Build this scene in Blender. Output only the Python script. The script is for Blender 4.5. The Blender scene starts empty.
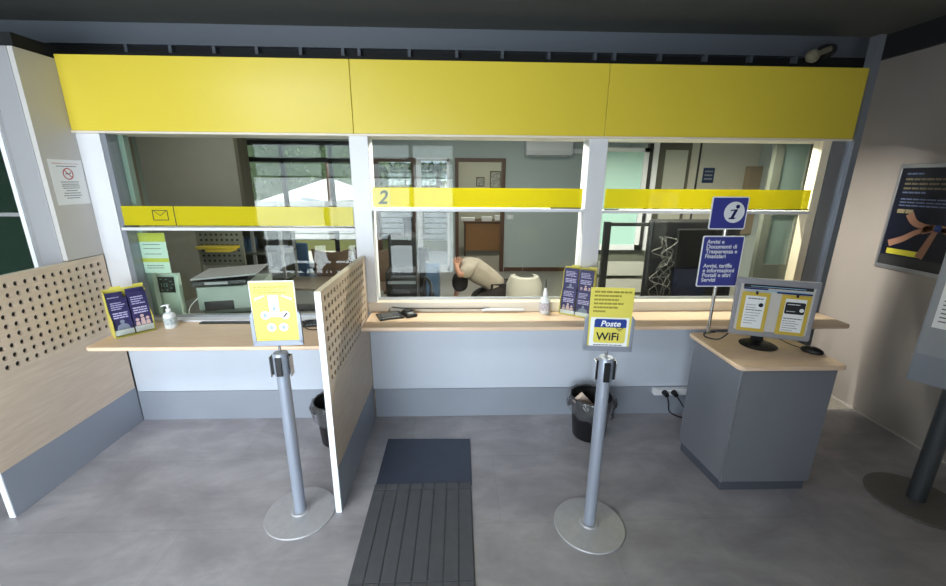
import bpy, bmesh, math, random
from mathutils import Vector, Matrix, Euler
random.seed(7)
PI = math.pi
scn = bpy.context.scene
col = scn.collection

# ------------------------------------------------------------------ helpers
def lin(c):
    return tuple(((v/255)/12.92 if v/255 <= .04045 else (((v/255)+.055)/1.055)**2.4) for v in c)

def mat(name, rgb, rough=.5, metal=0.0, var=.0, scale=8.0, bump=0.0, bscale=60.0, coat=0.0, spec=.5, stretch=None, rgb2=None):
    m = bpy.data.materials.new(name); m.use_nodes = True
    nt = m.node_tree; b = nt.nodes['Principled BSDF']
    c = lin(rgb)
    b.inputs['Base Color'].default_value = (*c, 1)
    b.inputs['Roughness'].default_value = rough
    b.inputs['Metallic'].default_value = metal
    b.inputs['Specular IOR Level'].default_value = spec
    if coat: b.inputs['Coat Weight'].default_value = coat
    tc = nt.nodes.new('ShaderNodeTexCoord'); mp = nt.nodes.new('ShaderNodeMapping')
    nt.links.new(tc.outputs['Object'], mp.inputs['Vector'])
    if stretch: mp.inputs['Scale'].default_value = stretch
    if var > 0 or rgb2:
        n = nt.nodes.new('ShaderNodeTexNoise'); n.inputs['Scale'].default_value = scale; n.inputs['Detail'].default_value = 5
        nt.links.new(mp.outputs[0], n.inputs['Vector'])
        r = nt.nodes.new('ShaderNodeMix'); r.data_type = 'RGBA'
        c2 = lin(rgb2) if rgb2 else tuple(max(0, v*(1-var)) for v in c)
        c1 = c if rgb2 else tuple(min(1, v*(1+var)) for v in c)
        r.inputs[6].default_value = (*c1, 1); r.inputs[7].default_value = (*c2, 1)
        cr = nt.nodes.new('ShaderNodeMapRange'); cr.inputs[1].default_value = .35; cr.inputs[2].default_value = .65
        nt.links.new(n.outputs['Fac'], cr.inputs[0]); nt.links.new(cr.outputs[0], r.inputs[0])
        nt.links.new(r.outputs[2], b.inputs['Base Color'])
    if bump > 0:
        n2 = nt.nodes.new('ShaderNodeTexNoise'); n2.inputs['Scale'].default_value = bscale; n2.inputs['Detail'].default_value = 3
        nt.links.new(mp.outputs[0], n2.inputs['Vector'])
        bp = nt.nodes.new('ShaderNodeBump'); bp.inputs['Strength'].default_value = bump; bp.inputs['Distance'].default_value = .002
        nt.links.new(n2.outputs['Fac'], bp.inputs['Height']); nt.links.new(bp.outputs[0], b.inputs['Normal'])
    return m

def glass_mat(name, tint, refl=1.0, trans=(1, 1, 1), film=None, filmfac=0.0):
    m = bpy.data.materials.new(name); m.use_nodes = True
    nt = m.node_tree; nt.nodes.clear()
    out = nt.nodes.new('ShaderNodeOutputMaterial')
    t = nt.nodes.new('ShaderNodeBsdfTransparent'); t.inputs['Color'].default_value = (*trans, 1)
    g = nt.nodes.new('ShaderNodeBsdfGlossy'); g.inputs['Roughness'].default_value = .02; g.inputs['Color'].default_value = (*tint, 1)
    fr = nt.nodes.new('ShaderNodeFresnel'); fr.inputs['IOR'].default_value = 1.45
    mul = nt.nodes.new('ShaderNodeMath'); mul.operation = 'MULTIPLY'; mul.inputs[1].default_value = refl
    nt.links.new(fr.outputs[0], mul.inputs[0])
    mx = nt.nodes.new('ShaderNodeMixShader'); nt.links.new(mul.outputs[0], mx.inputs[0])
    last = t
    if film:
        d = nt.nodes.new('ShaderNodeBsdfDiffuse'); d.inputs['Color'].default_value = (*lin(film), 1)
        tl = nt.nodes.new('ShaderNodeBsdfTranslucent'); tl.inputs['Color'].default_value = (*lin(film), 1)
        a = nt.nodes.new('ShaderNodeAddShader') if False else nt.nodes.new('ShaderNodeMixShader')
        a.inputs[0].default_value = .3; nt.links.new(d.outputs[0], a.inputs[1]); nt.links.new(tl.outputs[0], a.inputs[2])
        f = nt.nodes.new('ShaderNodeMixShader'); f.inputs[0].default_value = filmfac
        nt.links.new(t.outputs[0], f.inputs[1]); nt.links.new(a.outputs[0], f.inputs[2]); last = f
    nt.links.new(last.outputs[0], mx.inputs[1]); nt.links.new(g.outputs[0], mx.inputs[2])
    nt.links.new(mx.outputs[0], out.inputs[0])
    return m

def emit_mat(name, rgb, s):
    m = bpy.data.materials.new(name); m.use_nodes = True
    b = m.node_tree.nodes['Principled BSDF']
    b.inputs['Base Color'].default_value = (*lin(rgb), 1)
    b.inputs['Emission Color'].default_value = (*lin(rgb), 1); b.inputs['Emission Strength'].default_value = s
    return m

class MB:
    def __init__(s): s.bm = bmesh.new()
    def box(s, x0, x1, y0, y1, z0, z1, M=None):
        vs = [s.bm.verts.new((x, y, z)) for x in (x0, x1) for y in (y0, y1) for z in (z0, z1)]
        if M is not None:
            for v in vs: v.co = M @ v.co
        for f in ((0, 1, 3, 2), (4, 6, 7, 5), (0, 4, 5, 1), (2, 3, 7, 6), (0, 2, 6, 4), (1, 5, 7, 3)):
            s.bm.faces.new([vs[i] for i in f])
        return s
    def poly(s, pts):
        s.bm.faces.new([s.bm.verts.new(p) for p in pts]); return s
    def prism(s, pts, vec):
        a = [s.bm.verts.new(p) for p in pts]; b = [s.bm.verts.new(Vector(p)+Vector(vec)) for p in pts]
        s.bm.faces.new(a); s.bm.faces.new(list(reversed(b)))
        for i in range(len(a)):
            j = (i+1) % len(a); s.bm.faces.new((a[i], b[i], b[j], a[j]))
        return s
    def lathe(s, prof, c=(0, 0, 0), seg=32, M=None, cap=True):
        rings = []
        for r, z in prof:
            rings.append([s.bm.verts.new((c[0]+r*math.cos(2*PI*k/seg), c[1]+r*math.sin(2*PI*k/seg), c[2]+z)) for k in range(seg)])
        for a, b in zip(rings, rings[1:]):
            for k in range(seg):
                j = (k+1) % seg; s.bm.faces.new((a[k], a[j], b[j], b[k]))
        if cap:
            s.bm.faces.new(list(reversed(rings[0]))); s.bm.faces.new(rings[-1])
        if M is not None:
            for rg in rings:
                for v in rg: v.co = M @ v.co
        return s
    def cyl(s, p0, p1, r0, r1=None, seg=20):
        r1 = r0 if r1 is None else r1
        p0, p1 = Vector(p0), Vector(p1); d = p1-p0
        q = d.to_track_quat('Z', 'Y').to_matrix().to_4x4(); M = Matrix.Translation(p0) @ q
        return s.lathe([(r0, 0), (r1, d.length)], seg=seg, M=M)
    def tube(s, pts, r, seg=8):
        pts = [Vector(p) for p in pts]; rings = []
        up = Vector((0, 0, 1))
        for i, p in enumerate(pts):
            d = (pts[min(i+1, len(pts)-1)]-pts[max(i-1, 0)]).normalized()
            a = d.cross(up)
            if a.length < 1e-3: a = d.cross(Vector((1, 0, 0)))
            a.normalize(); b = d.cross(a)
            rings.append([s.bm.verts.new(p+a*r*math.cos(2*PI*k/seg)+b*r*math.sin(2*PI*k/seg)) for k in range(seg)])
        for a, b in zip(rings, rings[1:]):
            for k in range(seg):
                j = (k+1) % seg; s.bm.faces.new((a[k], a[j], b[j], b[k]))
        s.bm.faces.new(list(reversed(rings[0]))); s.bm.faces.new(rings[-1])
        return s
    def build(s, name, m, parent=None, smooth=False, bevel=0, bseg=2, weld=False):
        bmesh.ops.recalc_face_normals(s.bm, faces=s.bm.faces)
        if smooth:
            for f in s.bm.faces: f.smooth = True
        me = bpy.data.meshes.new(name); s.bm.to_mesh(me); s.bm.free()
        me.materials.append(m)
        o = bpy.data.objects.new(name, me); col.objects.link(o)
        if parent is not None: o.parent = parent
        if smooth: me.set_sharp_from_angle(angle=R(38))
        if bevel:
            bv = o.modifiers.new('bevel', 'BEVEL'); bv.width = bevel; bv.segments = bseg; bv.limit_method = 'ANGLE'; bv.angle_limit = R(40)
        return o
def R(d): return math.radians(d)

def spline(pts, n=8):
    """Catmull-Rom through the points"""
    P = [Vector(p) for p in pts]; P = [P[0]*2-P[1]]+P+[P[-1]*2-P[-2]]; out = []
    for i in range(1, len(P)-2):
        for k in range(n):
            t = k/n; a, b, c, d = P[i-1:i+3]
            out.append(.5*((2*b)+(c-a)*t+(2*a-5*b+4*c-d)*t*t+(3*b-a-3*c+d)*t**3))
    out.append(P[-2]); return out

def thing(name, label, cat, loc=(0, 0, 0), rotz=0, group=None, rot=None):
    o = bpy.data.objects.new(name, None); col.objects.link(o); o.empty_display_size = .1
    o.location = loc; o.rotation_euler = rot if rot else (0, 0, rotz)
    o['label'] = label; o['category'] = cat
    if group: o['group'] = group
    return o
def tag(o, label, cat, group=None, kind=None):
    o['label'] = label; o['category'] = cat
    if group: o['group'] = group
    if kind: o['kind'] = kind
    return o
def struct(o, label=None):
    o['kind'] = 'structure'
    if label: o['label'] = label
    return o
def copy_tree(o, parent=None):
    c = o.copy(); col.objects.link(c); c.parent = parent
    for ch in [x for x in bpy.data.objects if x.parent == o]: copy_tree(ch, c)
    return c

def text(body, size, m, parent=None, loc=(0, 0, 0), rot=(PI/2, 0, 0), align='CENTER', bold=0.0, name='lettering', shear=0, line=1.0, sx=1.0):
    cu = bpy.data.curves.new('t', 'FONT'); cu.body = body; cu.size = size; cu.align_x = align; cu.offset = bold*size
    cu.shear = shear; cu.space_line = line; cu.extrude = .0003; cu.resolution_u = 3
    o = bpy.data.objects.new('t', cu); col.objects.link(o); bpy.context.view_layer.update()
    dg = bpy.context.evaluated_depsgraph_get()
    me = bpy.data.meshes.new_from_object(o.evaluated_get(dg)); bpy.data.objects.remove(o)
    me.materials.clear(); me.materials.append(m)
    n = bpy.data.objects.new(name, me); col.objects.link(n); n.location = loc; n.rotation_euler = rot; n.scale = (sx, 1, 1)
    if parent is not None: n.parent = parent
    return n
def lines(mb, x0, x1, z, h, y, words=5, gap=.25, seed=None):
    """a row of small dashes standing for illegible print"""
    L = x1-x0; x = x0
    while x < x1-1e-4:
        w = min(L/words*random.uniform(.6, 1.3), x1-x)
        mb.box(x, x+w*(1-gap*.5), y-.0004, y, z, z+h); x += w
    return mb
def ring(mb, cx, cz, r0, r1, y0, y1, seg=32, a0=0, a1=2*PI):
    n = seg
    for k in range(n):
        a, b = a0+(a1-a0)*k/n, a0+(a1-a0)*(k+1)/n
        pts = [(cx+r0*math.cos(a), y0, cz+r0*math.sin(a)), (cx+r1*math.cos(a), y0, cz+r1*math.sin(a)),
               (cx+r1*math.cos(b), y0, cz+r1*math.sin(b)), (cx+r0*math.cos(b), y0, cz+r0*math.sin(b))]
        mb.prism(pts, (0, y1-y0, 0))
    return mb
def disc(mb, cx, cz, r, y0, y1, seg=28, rx=None):
    rx = rx or r
    mb.prism([(cx+rx*math.cos(2*PI*k/seg), y0, cz+r*math.sin(2*PI*k/seg)) for k in range(seg)], (0, y1-y0, 0)); return mb

# ------------------------------------------------------------------ camera
cam_d = bpy.data.cameras.new('camera'); cam = bpy.data.objects.new('camera', cam_d); col.objects.link(cam)
cam_d.sensor_width = 36; cam_d.lens = 407.456/946*36; cam_d.clip_start = .05; cam_d.clip_end = 200
pi_, ya, ro = R(15.549), R(2.06), R(.411)
Fv = Vector((math.sin(ya)*math.cos(pi_), math.cos(ya)*math.cos(pi_), -math.sin(pi_)))
Rv = Vector((math.cos(ya), -math.sin(ya), 0)); Uv = Rv.cross(Fv)
R2 = Rv*math.cos(ro)+Uv*math.sin(ro); U2 = -Rv*math.sin(ro)+Uv*math.cos(ro)
M = Matrix((R2, U2, -Fv)).transposed().to_4x4(); M.translation = (0, -2.535, 1.6)
cam.matrix_world = M; scn.camera = cam

# ------------------------------------------------------------------ materials
YEL = mat('yellow_laminate', (218, 196, 66), .3, var=.015, scale=2)
SKIRT = mat('grey_blue_laminate', (160, 167, 180), .3, metal=.2, var=.03, scale=3)
WHITE = mat('white_lacquer', (218, 219, 224), .35, var=.01)
KICK = mat('white_panel', (206, 214, 228), .3, var=.01)
CREAM = mat('cream_panel', (196, 193, 190), .4, var=.01)
ALU = mat('brushed_aluminium', (176, 180, 188), .3, metal=.7)
PROFILE = mat('grey_profile', (140, 146, 156), .35, metal=.4)
POLE = mat('silver_paint', (164, 172, 188), .35, metal=.35)
POLED = mat('dark_silver_paint', (92, 98, 104), .35, metal=.5)
BASE = mat('brushed_base', (188, 188, 192), .42, metal=.25, var=.05, scale=40)
BASED = mat('dark_base', (120, 118, 116), .45, metal=.3, var=.05, scale=40)
BLACK = mat('black_plastic', (20, 21, 24), .4)
DARK = mat('dark_grey_plastic', (52, 54, 58), .45)
LGREY = mat('light_grey_plastic', (150, 152, 155), .45)
HEADER = mat('blue_grey_paint', (98, 104, 114), .5)
SLOT = mat('dark_slot', (16, 18, 22), .7)
CEIL = mat('dark_ceiling', (92, 94, 90), .8, var=.02)
WALLR = mat('greige_wall_paint', (166, 160, 156), .7, var=.02, scale=2)
WALLO = mat('grey_green_wall_paint', (172, 182, 182), .75, var=.02, scale=2)
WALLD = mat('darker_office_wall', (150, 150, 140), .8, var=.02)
WOOD = mat('maple_laminate', (240, 212, 184), .4, rgb2=(232, 200, 170), scale=6, stretch=(1.2, 14, 14))
WOODP = mat('pale_maple_board', (226, 207, 187), .45, rgb2=(216, 196, 175), scale=5, stretch=(14, 1.2, 14))
WOODE = mat('pale_wood_edge', (222, 212, 196), .4)
RUB = mat('black_rubber', (84, 86, 92), .6, var=.06, scale=20)
RUBS = mat('smooth_shaded_rubber', (58, 66, 84), .45, var=.04, scale=12)  # smooth rubber, darker tone partly its own, partly counter shade painted in
KIOSK = mat('kiosk_grey', (128, 131, 140), .35, metal=.15, var=.01)
KBASE = mat('kiosk_base_grey', (92, 98, 110), .4, metal=.2)
BLUE = mat('sign_blue', (62, 68, 148), .35)
SWHITE = mat('sign_white', (240, 242, 246), .4)
PAPER = mat('white_paper', (236, 238, 240), .7)
PAPERG = mat('greenish_paper', (196, 218, 204), .7)
SYEL = mat('sheet_yellow', (222, 210, 96), .35)
SYEL2 = mat('sheet_pale_yellow', (246, 238, 150), .35)
GOLD = mat('gold_paper', (206, 178, 66), .5)
NAVY = mat('navy_print', (34, 34, 76), .45, rgb2=(54, 48, 100), scale=20)
NAVYD = mat('dark_navy_print', (14, 18, 40), .3)
SKIN = mat('skin', (205, 152, 128), .5)
PRINT = mat('grey_print', (110, 110, 116), .6)
INK = mat('black_ink', (24, 26, 34), .6)
RED = mat('red_print', (176, 44, 52), .5)
BRN = mat('brown_door_wood', (92, 62, 44), .45, rgb2=(76, 50, 36), scale=8, stretch=(10, 10, 1))
GREEND = mat('dark_green_grey', (70, 82, 78), .4)
PRN = mat('printer_grey', (150, 162, 154), .5)
SHIRT = mat('beige_shirt', (186, 174, 158), .9, var=.05, scale=15, bump=.4, bscale=30)
TROU = mat('dark_trousers', (46, 40, 40), .9)
HAIR = mat('dark_hair', (30, 26, 26), .7, bump=.5)
CONC = mat('sunlit_paving', (214, 208, 204), .9)
LEAF = mat('hedge_leaves', (98, 116, 84), .8, rgb2=(66, 84, 56), scale=9)
TRUNK = mat('brown_post', (122, 92, 70), .8)
CHAIRW = mat('brown_wicker', (92, 72, 56), .7, var=.1, scale=30)
CBLUE = mat('blue_grey_plastic', (70, 98, 128), .45)
TEAL = mat('frosted_teal', (176, 214, 206), .35)
TERR = mat('terrazzo', (162, 158, 150), .35, rgb2=(140, 136, 126), scale=40)
CHROME = mat('chrome', (210, 212, 216), .15, metal=1)
GLASS = glass_mat('window_glass', (1, 1, 1), .42, (.92, .95, .93))
GLASSG = glass_mat('green_tinted_glass', (.8, 1, .9), .6, (.50, .60, .56))
FILM = glass_mat('yellow_film', (1, 1, 1), .5, (.95, .95, .3), (228, 214, 46), .7)
ACR = glass_mat('clear_acrylic', (1, 1, 1), .9, (.93, .95, .94))
BAG = glass_mat('clear_bag', (1, 1, 1), 1.0, (.8, .8, .82), (210, 212, 216), .14)
TUBE = emit_mat('fluorescent_tube', (255, 244, 220), 6.0)

# floor tiles: mottled grey vinyl squares with thin joints
def floor_mat():
    m = bpy.data.materials.new('mottled_vinyl_tiles'); m.use_nodes = True
    nt = m.node_tree; b = nt.nodes['Principled BSDF']; N = nt.nodes.new; L = nt.links.new
    tc = N('ShaderNodeTexCoord')
    n1 = N('ShaderNodeTexNoise'); n1.inputs['Scale'].default_value = 2.6; n1.inputs['Detail'].default_value = 8; n1.inputs['Roughness'].default_value = .62; n1.inputs['Distortion'].default_value = .35
    mp1 = N('ShaderNodeMapping'); mp1.inputs['Scale'].default_value = (1, 1.7, 1); L(tc.outputs['Object'], mp1.inputs[0]); L(mp1.outputs[0], n1.inputs['Vector'])
    cr = N('ShaderNodeValToRGB'); e = cr.color_ramp.elements
    e[0].position = .3; e[0].color = (*lin((150, 147, 152)), 1); e[1].position = .7; e[1].color = (*lin((190, 187, 191)), 1)
    x = cr.color_ramp.elements.new(.5); x.color = (*lin((168, 165, 170)), 1)
    L(n1.outputs['Fac'], cr.inputs[0])
    br = N('ShaderNodeTexBrick'); br.offset = .5; br.inputs['Scale'].default_value = 1; br.inputs['Brick Width'].default_value = 1.0
    br.inputs['Row Height'].default_value = .5; br.inputs['Mortar Size'].default_value = .0018; br.inputs['Mortar Smooth'].default_value = .4
    br.inputs['Color1'].default_value = (1, 1, 1, 1); br.inputs['Color2'].default_value = (.9, .9, .9, 1); br.inputs['Mortar'].default_value = (.8, .8, .8, 1)
    mp = N('ShaderNodeMapping'); mp.inputs['Location'].default_value = (.3, -.06, 0); L(tc.outputs['Object'], mp.inputs[0]); L(mp.outputs[0], br.inputs['Vector'])
    mx = N('ShaderNodeMix'); mx.data_type = 'RGBA'; mx.blend_type = 'MULTIPLY'; mx.inputs[0].default_value = 1
    L(cr.outputs[0], mx.inputs[6]); L(br.outputs['Color'], mx.inputs[7]); L(mx.outputs[2], b.inputs['Base Color'])
    b.inputs['Roughness'].default_value = .42
    return m
FLOOR = floor_mat()

# ------------------------------------------------------------------ the room
struct(MB().box(-4.4, 3.0, -3.8, .02, -.1, 0).build('floor', FLOOR))
struct(MB().box(-4.6, 4.6, .02, 4.75, -.1, 0).build('floor_office', TERR))
struct(MB().box(-4.4, 3.0, -3.8, .56, 2.55, 2.65).build('ceiling', CEIL))
struct(MB().box(-4.6, 4.6, .56, 4.75, 2.55, 2.65).build('ceiling_office', mat('office_ceiling', (190, 190, 182), .85)))
struct(MB().box(2.885, 3.0, -3.8, .55, 0, 2.40).build('wall_right', WALLR))
struct(MB().box(2.38, 3.0, .55, .62, 0, 2.43).build('wall_right_return', WALLR))
struct(MB().box(2.86, 3.0, -3.8, .55, 2.40, 2.55).build('trim_1', mat('black_beam', (44, 46, 50), .6)))
struct(MB().box(-4.4, -4.3, -3.8, .02, 0, 2.55).build('wall_left', WALLR))
b = MB()     # front wall behind the viewer, with a wide glazed shop front
b.box(-4.3, -3.08, -3.85, -3.65, 0, 2.55).box(-.03, 2.885, -3.85, -3.65, 0, 2.55).box(-3.08, -.03, -3.85, -3.65, 2.14, 2.55)
struct(b.build('wall_front', WALLR))
b = MB()
for x0 in (-3.08, -2.0, -.73, -.09): b.box(x0, x0+.06, -3.78, -3.70, 0, 2.14)
b.box(-3.08, -.03, -3.78, -3.70, 0, .08).box(-3.08, -.03, -3.78, -3.70, 2.08, 2.14).box(-3.08, -.03, -3.78, -3.70, 1.81, 1.885).box(-3.08, -.73, -3.78, -3.70, .60, .68)
w4 = struct(b.build('window_4', mat('olive_frame', (96, 94, 76), .5)))
MB().box(-3.02, -.09, -3.745, -3.74, .08, 2.08).build('glass', ACR, w4)
# beam above the service windows with a dark slotted air channel
struct(MB().box(-4.3, 2.86, .5, .56, 2.425, 2.55).build('trim_2', HEADER))
struct(MB().box(-4.3, 2.36, .3, .5, 2.30, 2.33).build('trim_3', SLOT))
b = MB()
for x in (-2.13, -1.855, -1.58, -1.31, -1.03, -.76, -.655, -.33, -.02, .28, .59, .90, 1.03, 1.34, 1.65, 1.96, 2.27): b.box(x, x+.02, .46, .505, 2.33, 2.425)
b.box(-4.3, 2.36, .455, .505, 2.415, 2.43)
struct(b.build('trim_4', HEADER))
struct(MB().box(-4.3, 2.86, .505, .56, 2.33, 2.425).build('trim_5', SLOT))
# office shell
struct(MB().box(2.9, 3.0, .62, 4.75, 0, 2.55).build('wall_office_right', WALLO))
struct(MB().box(-4.6, -4.5, .02, 4.75, 0, 2.55).build('wall_office_left', WALLD))
b = MB()
b.box(.80, 2.9, 4.7, 4.8, 0, 2.55).box(-.06, .80, 4.7, 4.8, 1.95, 2.55).box(-4.5, -.06, 4.7, 4.8, 2.2, 2.55).box(-4.5, -3.66, 4.7, 4.8, 0, 2.2).box(-.16, -.06, 4.7, 4.8, 0, 2.2)
struct(b.build('wall_office_back', WALLO))
struct(MB().box(.82, 2.9, 4.685, 4.7, 0, .07).build('baseboard_back', BRN))
# a deep dark wall return seen through the left service window
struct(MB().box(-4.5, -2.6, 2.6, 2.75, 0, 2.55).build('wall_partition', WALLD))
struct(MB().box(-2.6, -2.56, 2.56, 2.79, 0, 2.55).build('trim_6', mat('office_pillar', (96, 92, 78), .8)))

# second office room beyond the doorway
b = MB(); b.box(-.05, 1.8, 7.6, 7.7, 0, 2.5).box(-.15, -.05, 4.8, 7.7, 0, 2.5).box(1.8, 1.9, 4.8, 7.7, 0, 2.5)
struct(b.build('wall_back_room', mat('pale_room_wall', (206, 204, 190), .8)))
struct(MB().box(-.15, 1.9, 4.8, 7.7, 2.5, 2.6).build('ceiling_back_room', WHITE))
struct(MB().box(-.15, 1.9, 4.75, 7.7, -.1, 0).build('floor_back_room', TERR))
b = MB(); b.box(-.06, .0, 4.66, 4.82, 0, 1.95).box(.74, .80, 4.66, 4.82, 0, 1.95).box(.0, .74, 4.66, 4.82, 1.89, 1.95)
struct(b.build('door_2', BRN))

# big exterior glazing of the office
b = MB()
for x in (-3.66, -2.98, -2.18, -1.5): b.box(x, x+.06, 4.7, 4.78, 0, 2.2)
b.box(-3.66, -1.44, 4.7, 4.78, 1.86, 1.94).box(-3.66, -1.44, 4.7, 4.78, 2.12, 2.2).box(-3.66, -1.44, 4.7, 4.78, 0, .06)
w5 = struct(b.build('window_5', DARK)); MB().box(-3.6, -1.5, 4.735, 4.74, .06, 2.12).build('glass', ACR, w5)
b = MB(); b.box(-.80, -.72, 4.68, 4.8, 0, 1.95).box(-1.44, -1.36, 4.68, 4.8, 0, 1.95).box(-1.36, -.80, 4.68, 4.8, 1.88, 1.95)
d3 = struct(b.build('door_3', BRN)); MB().box(-1.36, -.80, 4.735, 4.74, 0, 1.88).build('glass', ACR, d3)
struct(MB().box(-1.44, -.16, 4.7, 4.8, 1.95, 2.2).build('wall_office_transom', WALLO))
b = MB(); b.box(-.72, -.64, 4.7, 4.76, 0, 1.95).box(-.64, -.16, 4.7, 4.76, 1.9, 1.95).box(-.64, -.16, 4.7, 4.76, 0, .1).box(-.2, -.16, 4.7, 4.76, 0, 1.95)
d4 = struct(b.build('door_4', WHITE)); MB().box(-.64, -.2, 4.725, 4.73, .1, 1.9).build('glass', ACR, d4)
MB().tube(spline([(-.60, 4.69, 1.0), (-.60, 4.63, 1.02), (-.60, 4.63, .68), (-.60, 4.69, .70)]), .014).build('door_handle', CHROME, d4, smooth=True)

# ------------------------------------------------------------------ outdoors
struct(MB().box(-14, 8, 4.8, 24, -.14, -.02).build('ground', CONC))
b = MB(); b.box(-12, -.2, 6.98, 7.1, -.02, .22)
tag(b.build('low_wall', mat('olive_wall', (128, 130, 84), .9)), 'low olive garden wall running beyond the paving', 'wall')
fe = thing('slatted_fence', 'white horizontal slat fence standing on the low garden wall', 'fence', (0, 0, 0))
b = MB()
for i in range(7): b.box(-12, -.2, 7.0, 7.03, .26+i*.125, .36+i*.125)
b.build('slats', WHITE, fe)
for x in (-6, -4.2, -2.4, -.6): MB().box(x, x+.06, 7.03, 7.09, .221, 1.12).build('post', ALU, fe)
def hedge(name, x0, x1, y0, y1, z0, z1, n, label, cat):
    b = MB(); b.box(x0+.1, x1-.1, y0+.1, y1-.1, z0, z1-.1)
    for i in range(n):
        s_ = random.random()
        if s_ < .6: p = Vector((random.uniform(x0, x1), y0+random.uniform(0, .16), random.uniform(z0, z1)))
        else: p = Vector((random.uniform(x0, x1), random.uniform(y0, y1), z1+random.uniform(-.1, .08)*1.3))
        q = Euler((random.uniform(0, 6), random.uniform(0, 6), random.uniform(0, 6))).to_matrix(); k = random.uniform(.04, .1)
        b.poly([p+q @ Vector(v)*k for v in ((-1, 0, 0), (0, -.55, 0), (1, 0, 0), (0, .55, 0))])
    return tag(b.build(name, LEAF), label, cat)
hedge('hedge', -2.1, -.25, 7.6, 8.4, -.02, 1.86, 2000, 'clipped green hedge behind the white slat fence', 'hedge')
hedge('front_hedge', -5, 1.5, -6.6, -6.0, -.02, 3.2, 600, 'leafy green hedge across from the shop front, behind the viewer', 'hedge')
hedge('tall_hedge', -9, -2.3, 9.8, 11.0, -.02, 3.6, 2600, 'tall leafy green hedge seen through the left service window', 'hedge')
hd = MB(); hd.box(-6, -3.0, 12, 14, -.02, 3.4).prism([(-6.2, 11.8, 3.4), (-2.8, 11.8, 3.4), (-2.8, 13, 4.2), (-6.2, 13, 4.2)], (0, .1, .02))
tag(hd.build('house', mat('pale_render', (206, 176, 150), .9)), 'pale rendered house beyond the hedges outside', 'house')
MB  # outdoor canopy
cv = thing('garden_canopy', 'white pitched canopy roof outside the office glazing', 'canopy', (-3.45, 8.3, 0))
b = MB()
b.poly([(-1.4, -.9, 1.02), (1.0, -.9, 1.12), (.1, .2, 1.62)]).poly([(1.0, -.9, 1.12), (1.2, 1.2, 1.15), (.1, .2, 1.62)]).poly([(1.2, 1.2, 1.15), (-1.4, 1.2, 1.1), (.1, .2, 1.62)]).poly([(-1.4, 1.2, 1.1), (-1.4, -.9, 1.02), (.1, .2, 1.62)])
b.box(-1.4, 1.0, -.9, -.87, .45, 1.06)
b.build('canopy_roof', mat('white_canvas', (240, 240, 240), .8), cv)
for x, y in ((-1.38, -.86), (.98, -.86), (1.16, 1.16), (-1.38, 1.16)): MB().cyl((x, y, -.02), (x, y, 1.1), .02).build('canopy_leg', ALU, cv)
tag(MB().cyl((-2.95, 7.25, -.02), (-2.95, 7.25, 2.0), .07).build('timber_post', TRUNK), 'brown timber post standing outside by the canopy', 'post')
ib = thing('letter_box', 'dark letter box on the post beyond the glazed door', 'letter box', (-1.12, 6.6, 0))
MB().box(-.10, .10, 0, .12, .42, .80).build('box', DARK, ib, bevel=.01); MB().box(-.015, .015, .12, .15, -.02, .8).build('post', ALU, ib)

# ------------------------------------------------------------------ service unit: fascia, frames, glass
x = [-2.165, -.6, .853, 2.357]
for i in range(3):
    lab = ('left yellow fascia panel above the envelope window', 'middle yellow fascia panel above window number 2', 'right yellow fascia panel above the information desk window')[i]
    tag(MB().box(x[i]+.0015, x[i+1]-.0015, -.02, .02, 1.85, 2.232).build('fascia_panel', YEL, bevel=.0015), lab, 'panel', 'yellow fascia panels')
struct(MB().box(-2.165, 2.357, -.022, .2, 1.838, 1.849).build('trim_7', WOODE))
struct(MB().box(-2.165, 2.357, .02, .23, 1.849, 2.2).build('trim_8', DARK))
# uprights
struct(MB().box(-2.165, -2.035, 0, .12, .72, 1.838).build('trim_9', WHITE, bevel=.002))
struct(MB().box(-2.033, -2.005, .005, .12, .72, 1.838).build('trim_10', PROFILE))
struct(MB().box(-2.06, -1.975, .09, .13, .72, 1.838).build('trim_11', mat('green_grey_frame', (132, 150, 140), .4)))
struct(MB().box(-.634, -.526, -.005, .12, .71, 1.838).build('trim_12', WHITE, bevel=.002))
struct(MB().box(.775, .885, -.005, .12, .77, 1.838).build('trim_13', WHITE, bevel=.002))
struct(MB().box(2.2, 2.25, .0, .07, .77, 1.838).build('trim_14', mat('cream_jamb', (238, 226, 200), .5)))
struct(MB().box(2.255, 2.365, -.005, .12, .77, 1.838).build('trim_15', ALU))
struct(MB().box(2.362, 2.40, -.03, .03, 0, 2.40).build('trim_16', PROFILE))
# sills
struct(MB().box(-2.165, -.60, -.012, .12, .705, .722).build('trim_17', WHITE))
struct(MB().box(-.585, 2.37, -.012, .12, .77, .836).build('trim_18', mat('cream_sill', (226, 216, 200), .45), bevel=.003))
def service_window(n, x0, x1, zb, zr, zt, s0, s1, lab):
    """lower fixed pane, upper sash with rail and a yellow band on its lower edge"""
    w = MB().box(x0, x1, -.012, .075, zr, zr+.018).build('window_%d' % n, WHITE, bevel=.002); struct(w, lab)
    MB().box(x0, x1, .06, .066, zb, zr).build('lower_glass', GLASS, w)
    MB().box(x0, x1, .02, .026, zr+.018, 1.84).build('upper_glass', GLASS, w)
    b = MB().box(x0, x1, .052, .078, zb, zb+.012)
    b.build('bottom_rail', ALU, w)
    return w
win1 = service_window(1, -2.02, -.634, .722, 1.292, 1.84, 0, 0, 'left service window with an envelope symbol')
win2 = service_window(2, -.526, .775, .836, 1.412, 1.84, 0, 0, 'middle service window with the number 2')
win3 = service_window(3, .885, 2.2, .836, 1.405, 1.84, 0, 0, 'right service window behind the information desk')
MB().box(-2.0, -.64, -.004, .0, 1.322, 1.435).build('yellow_band', FILM, win1)
MB().box(-.516, .755, -.004, .0, 1.437, 1.552).build('yellow_band', FILM, win2)
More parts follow.
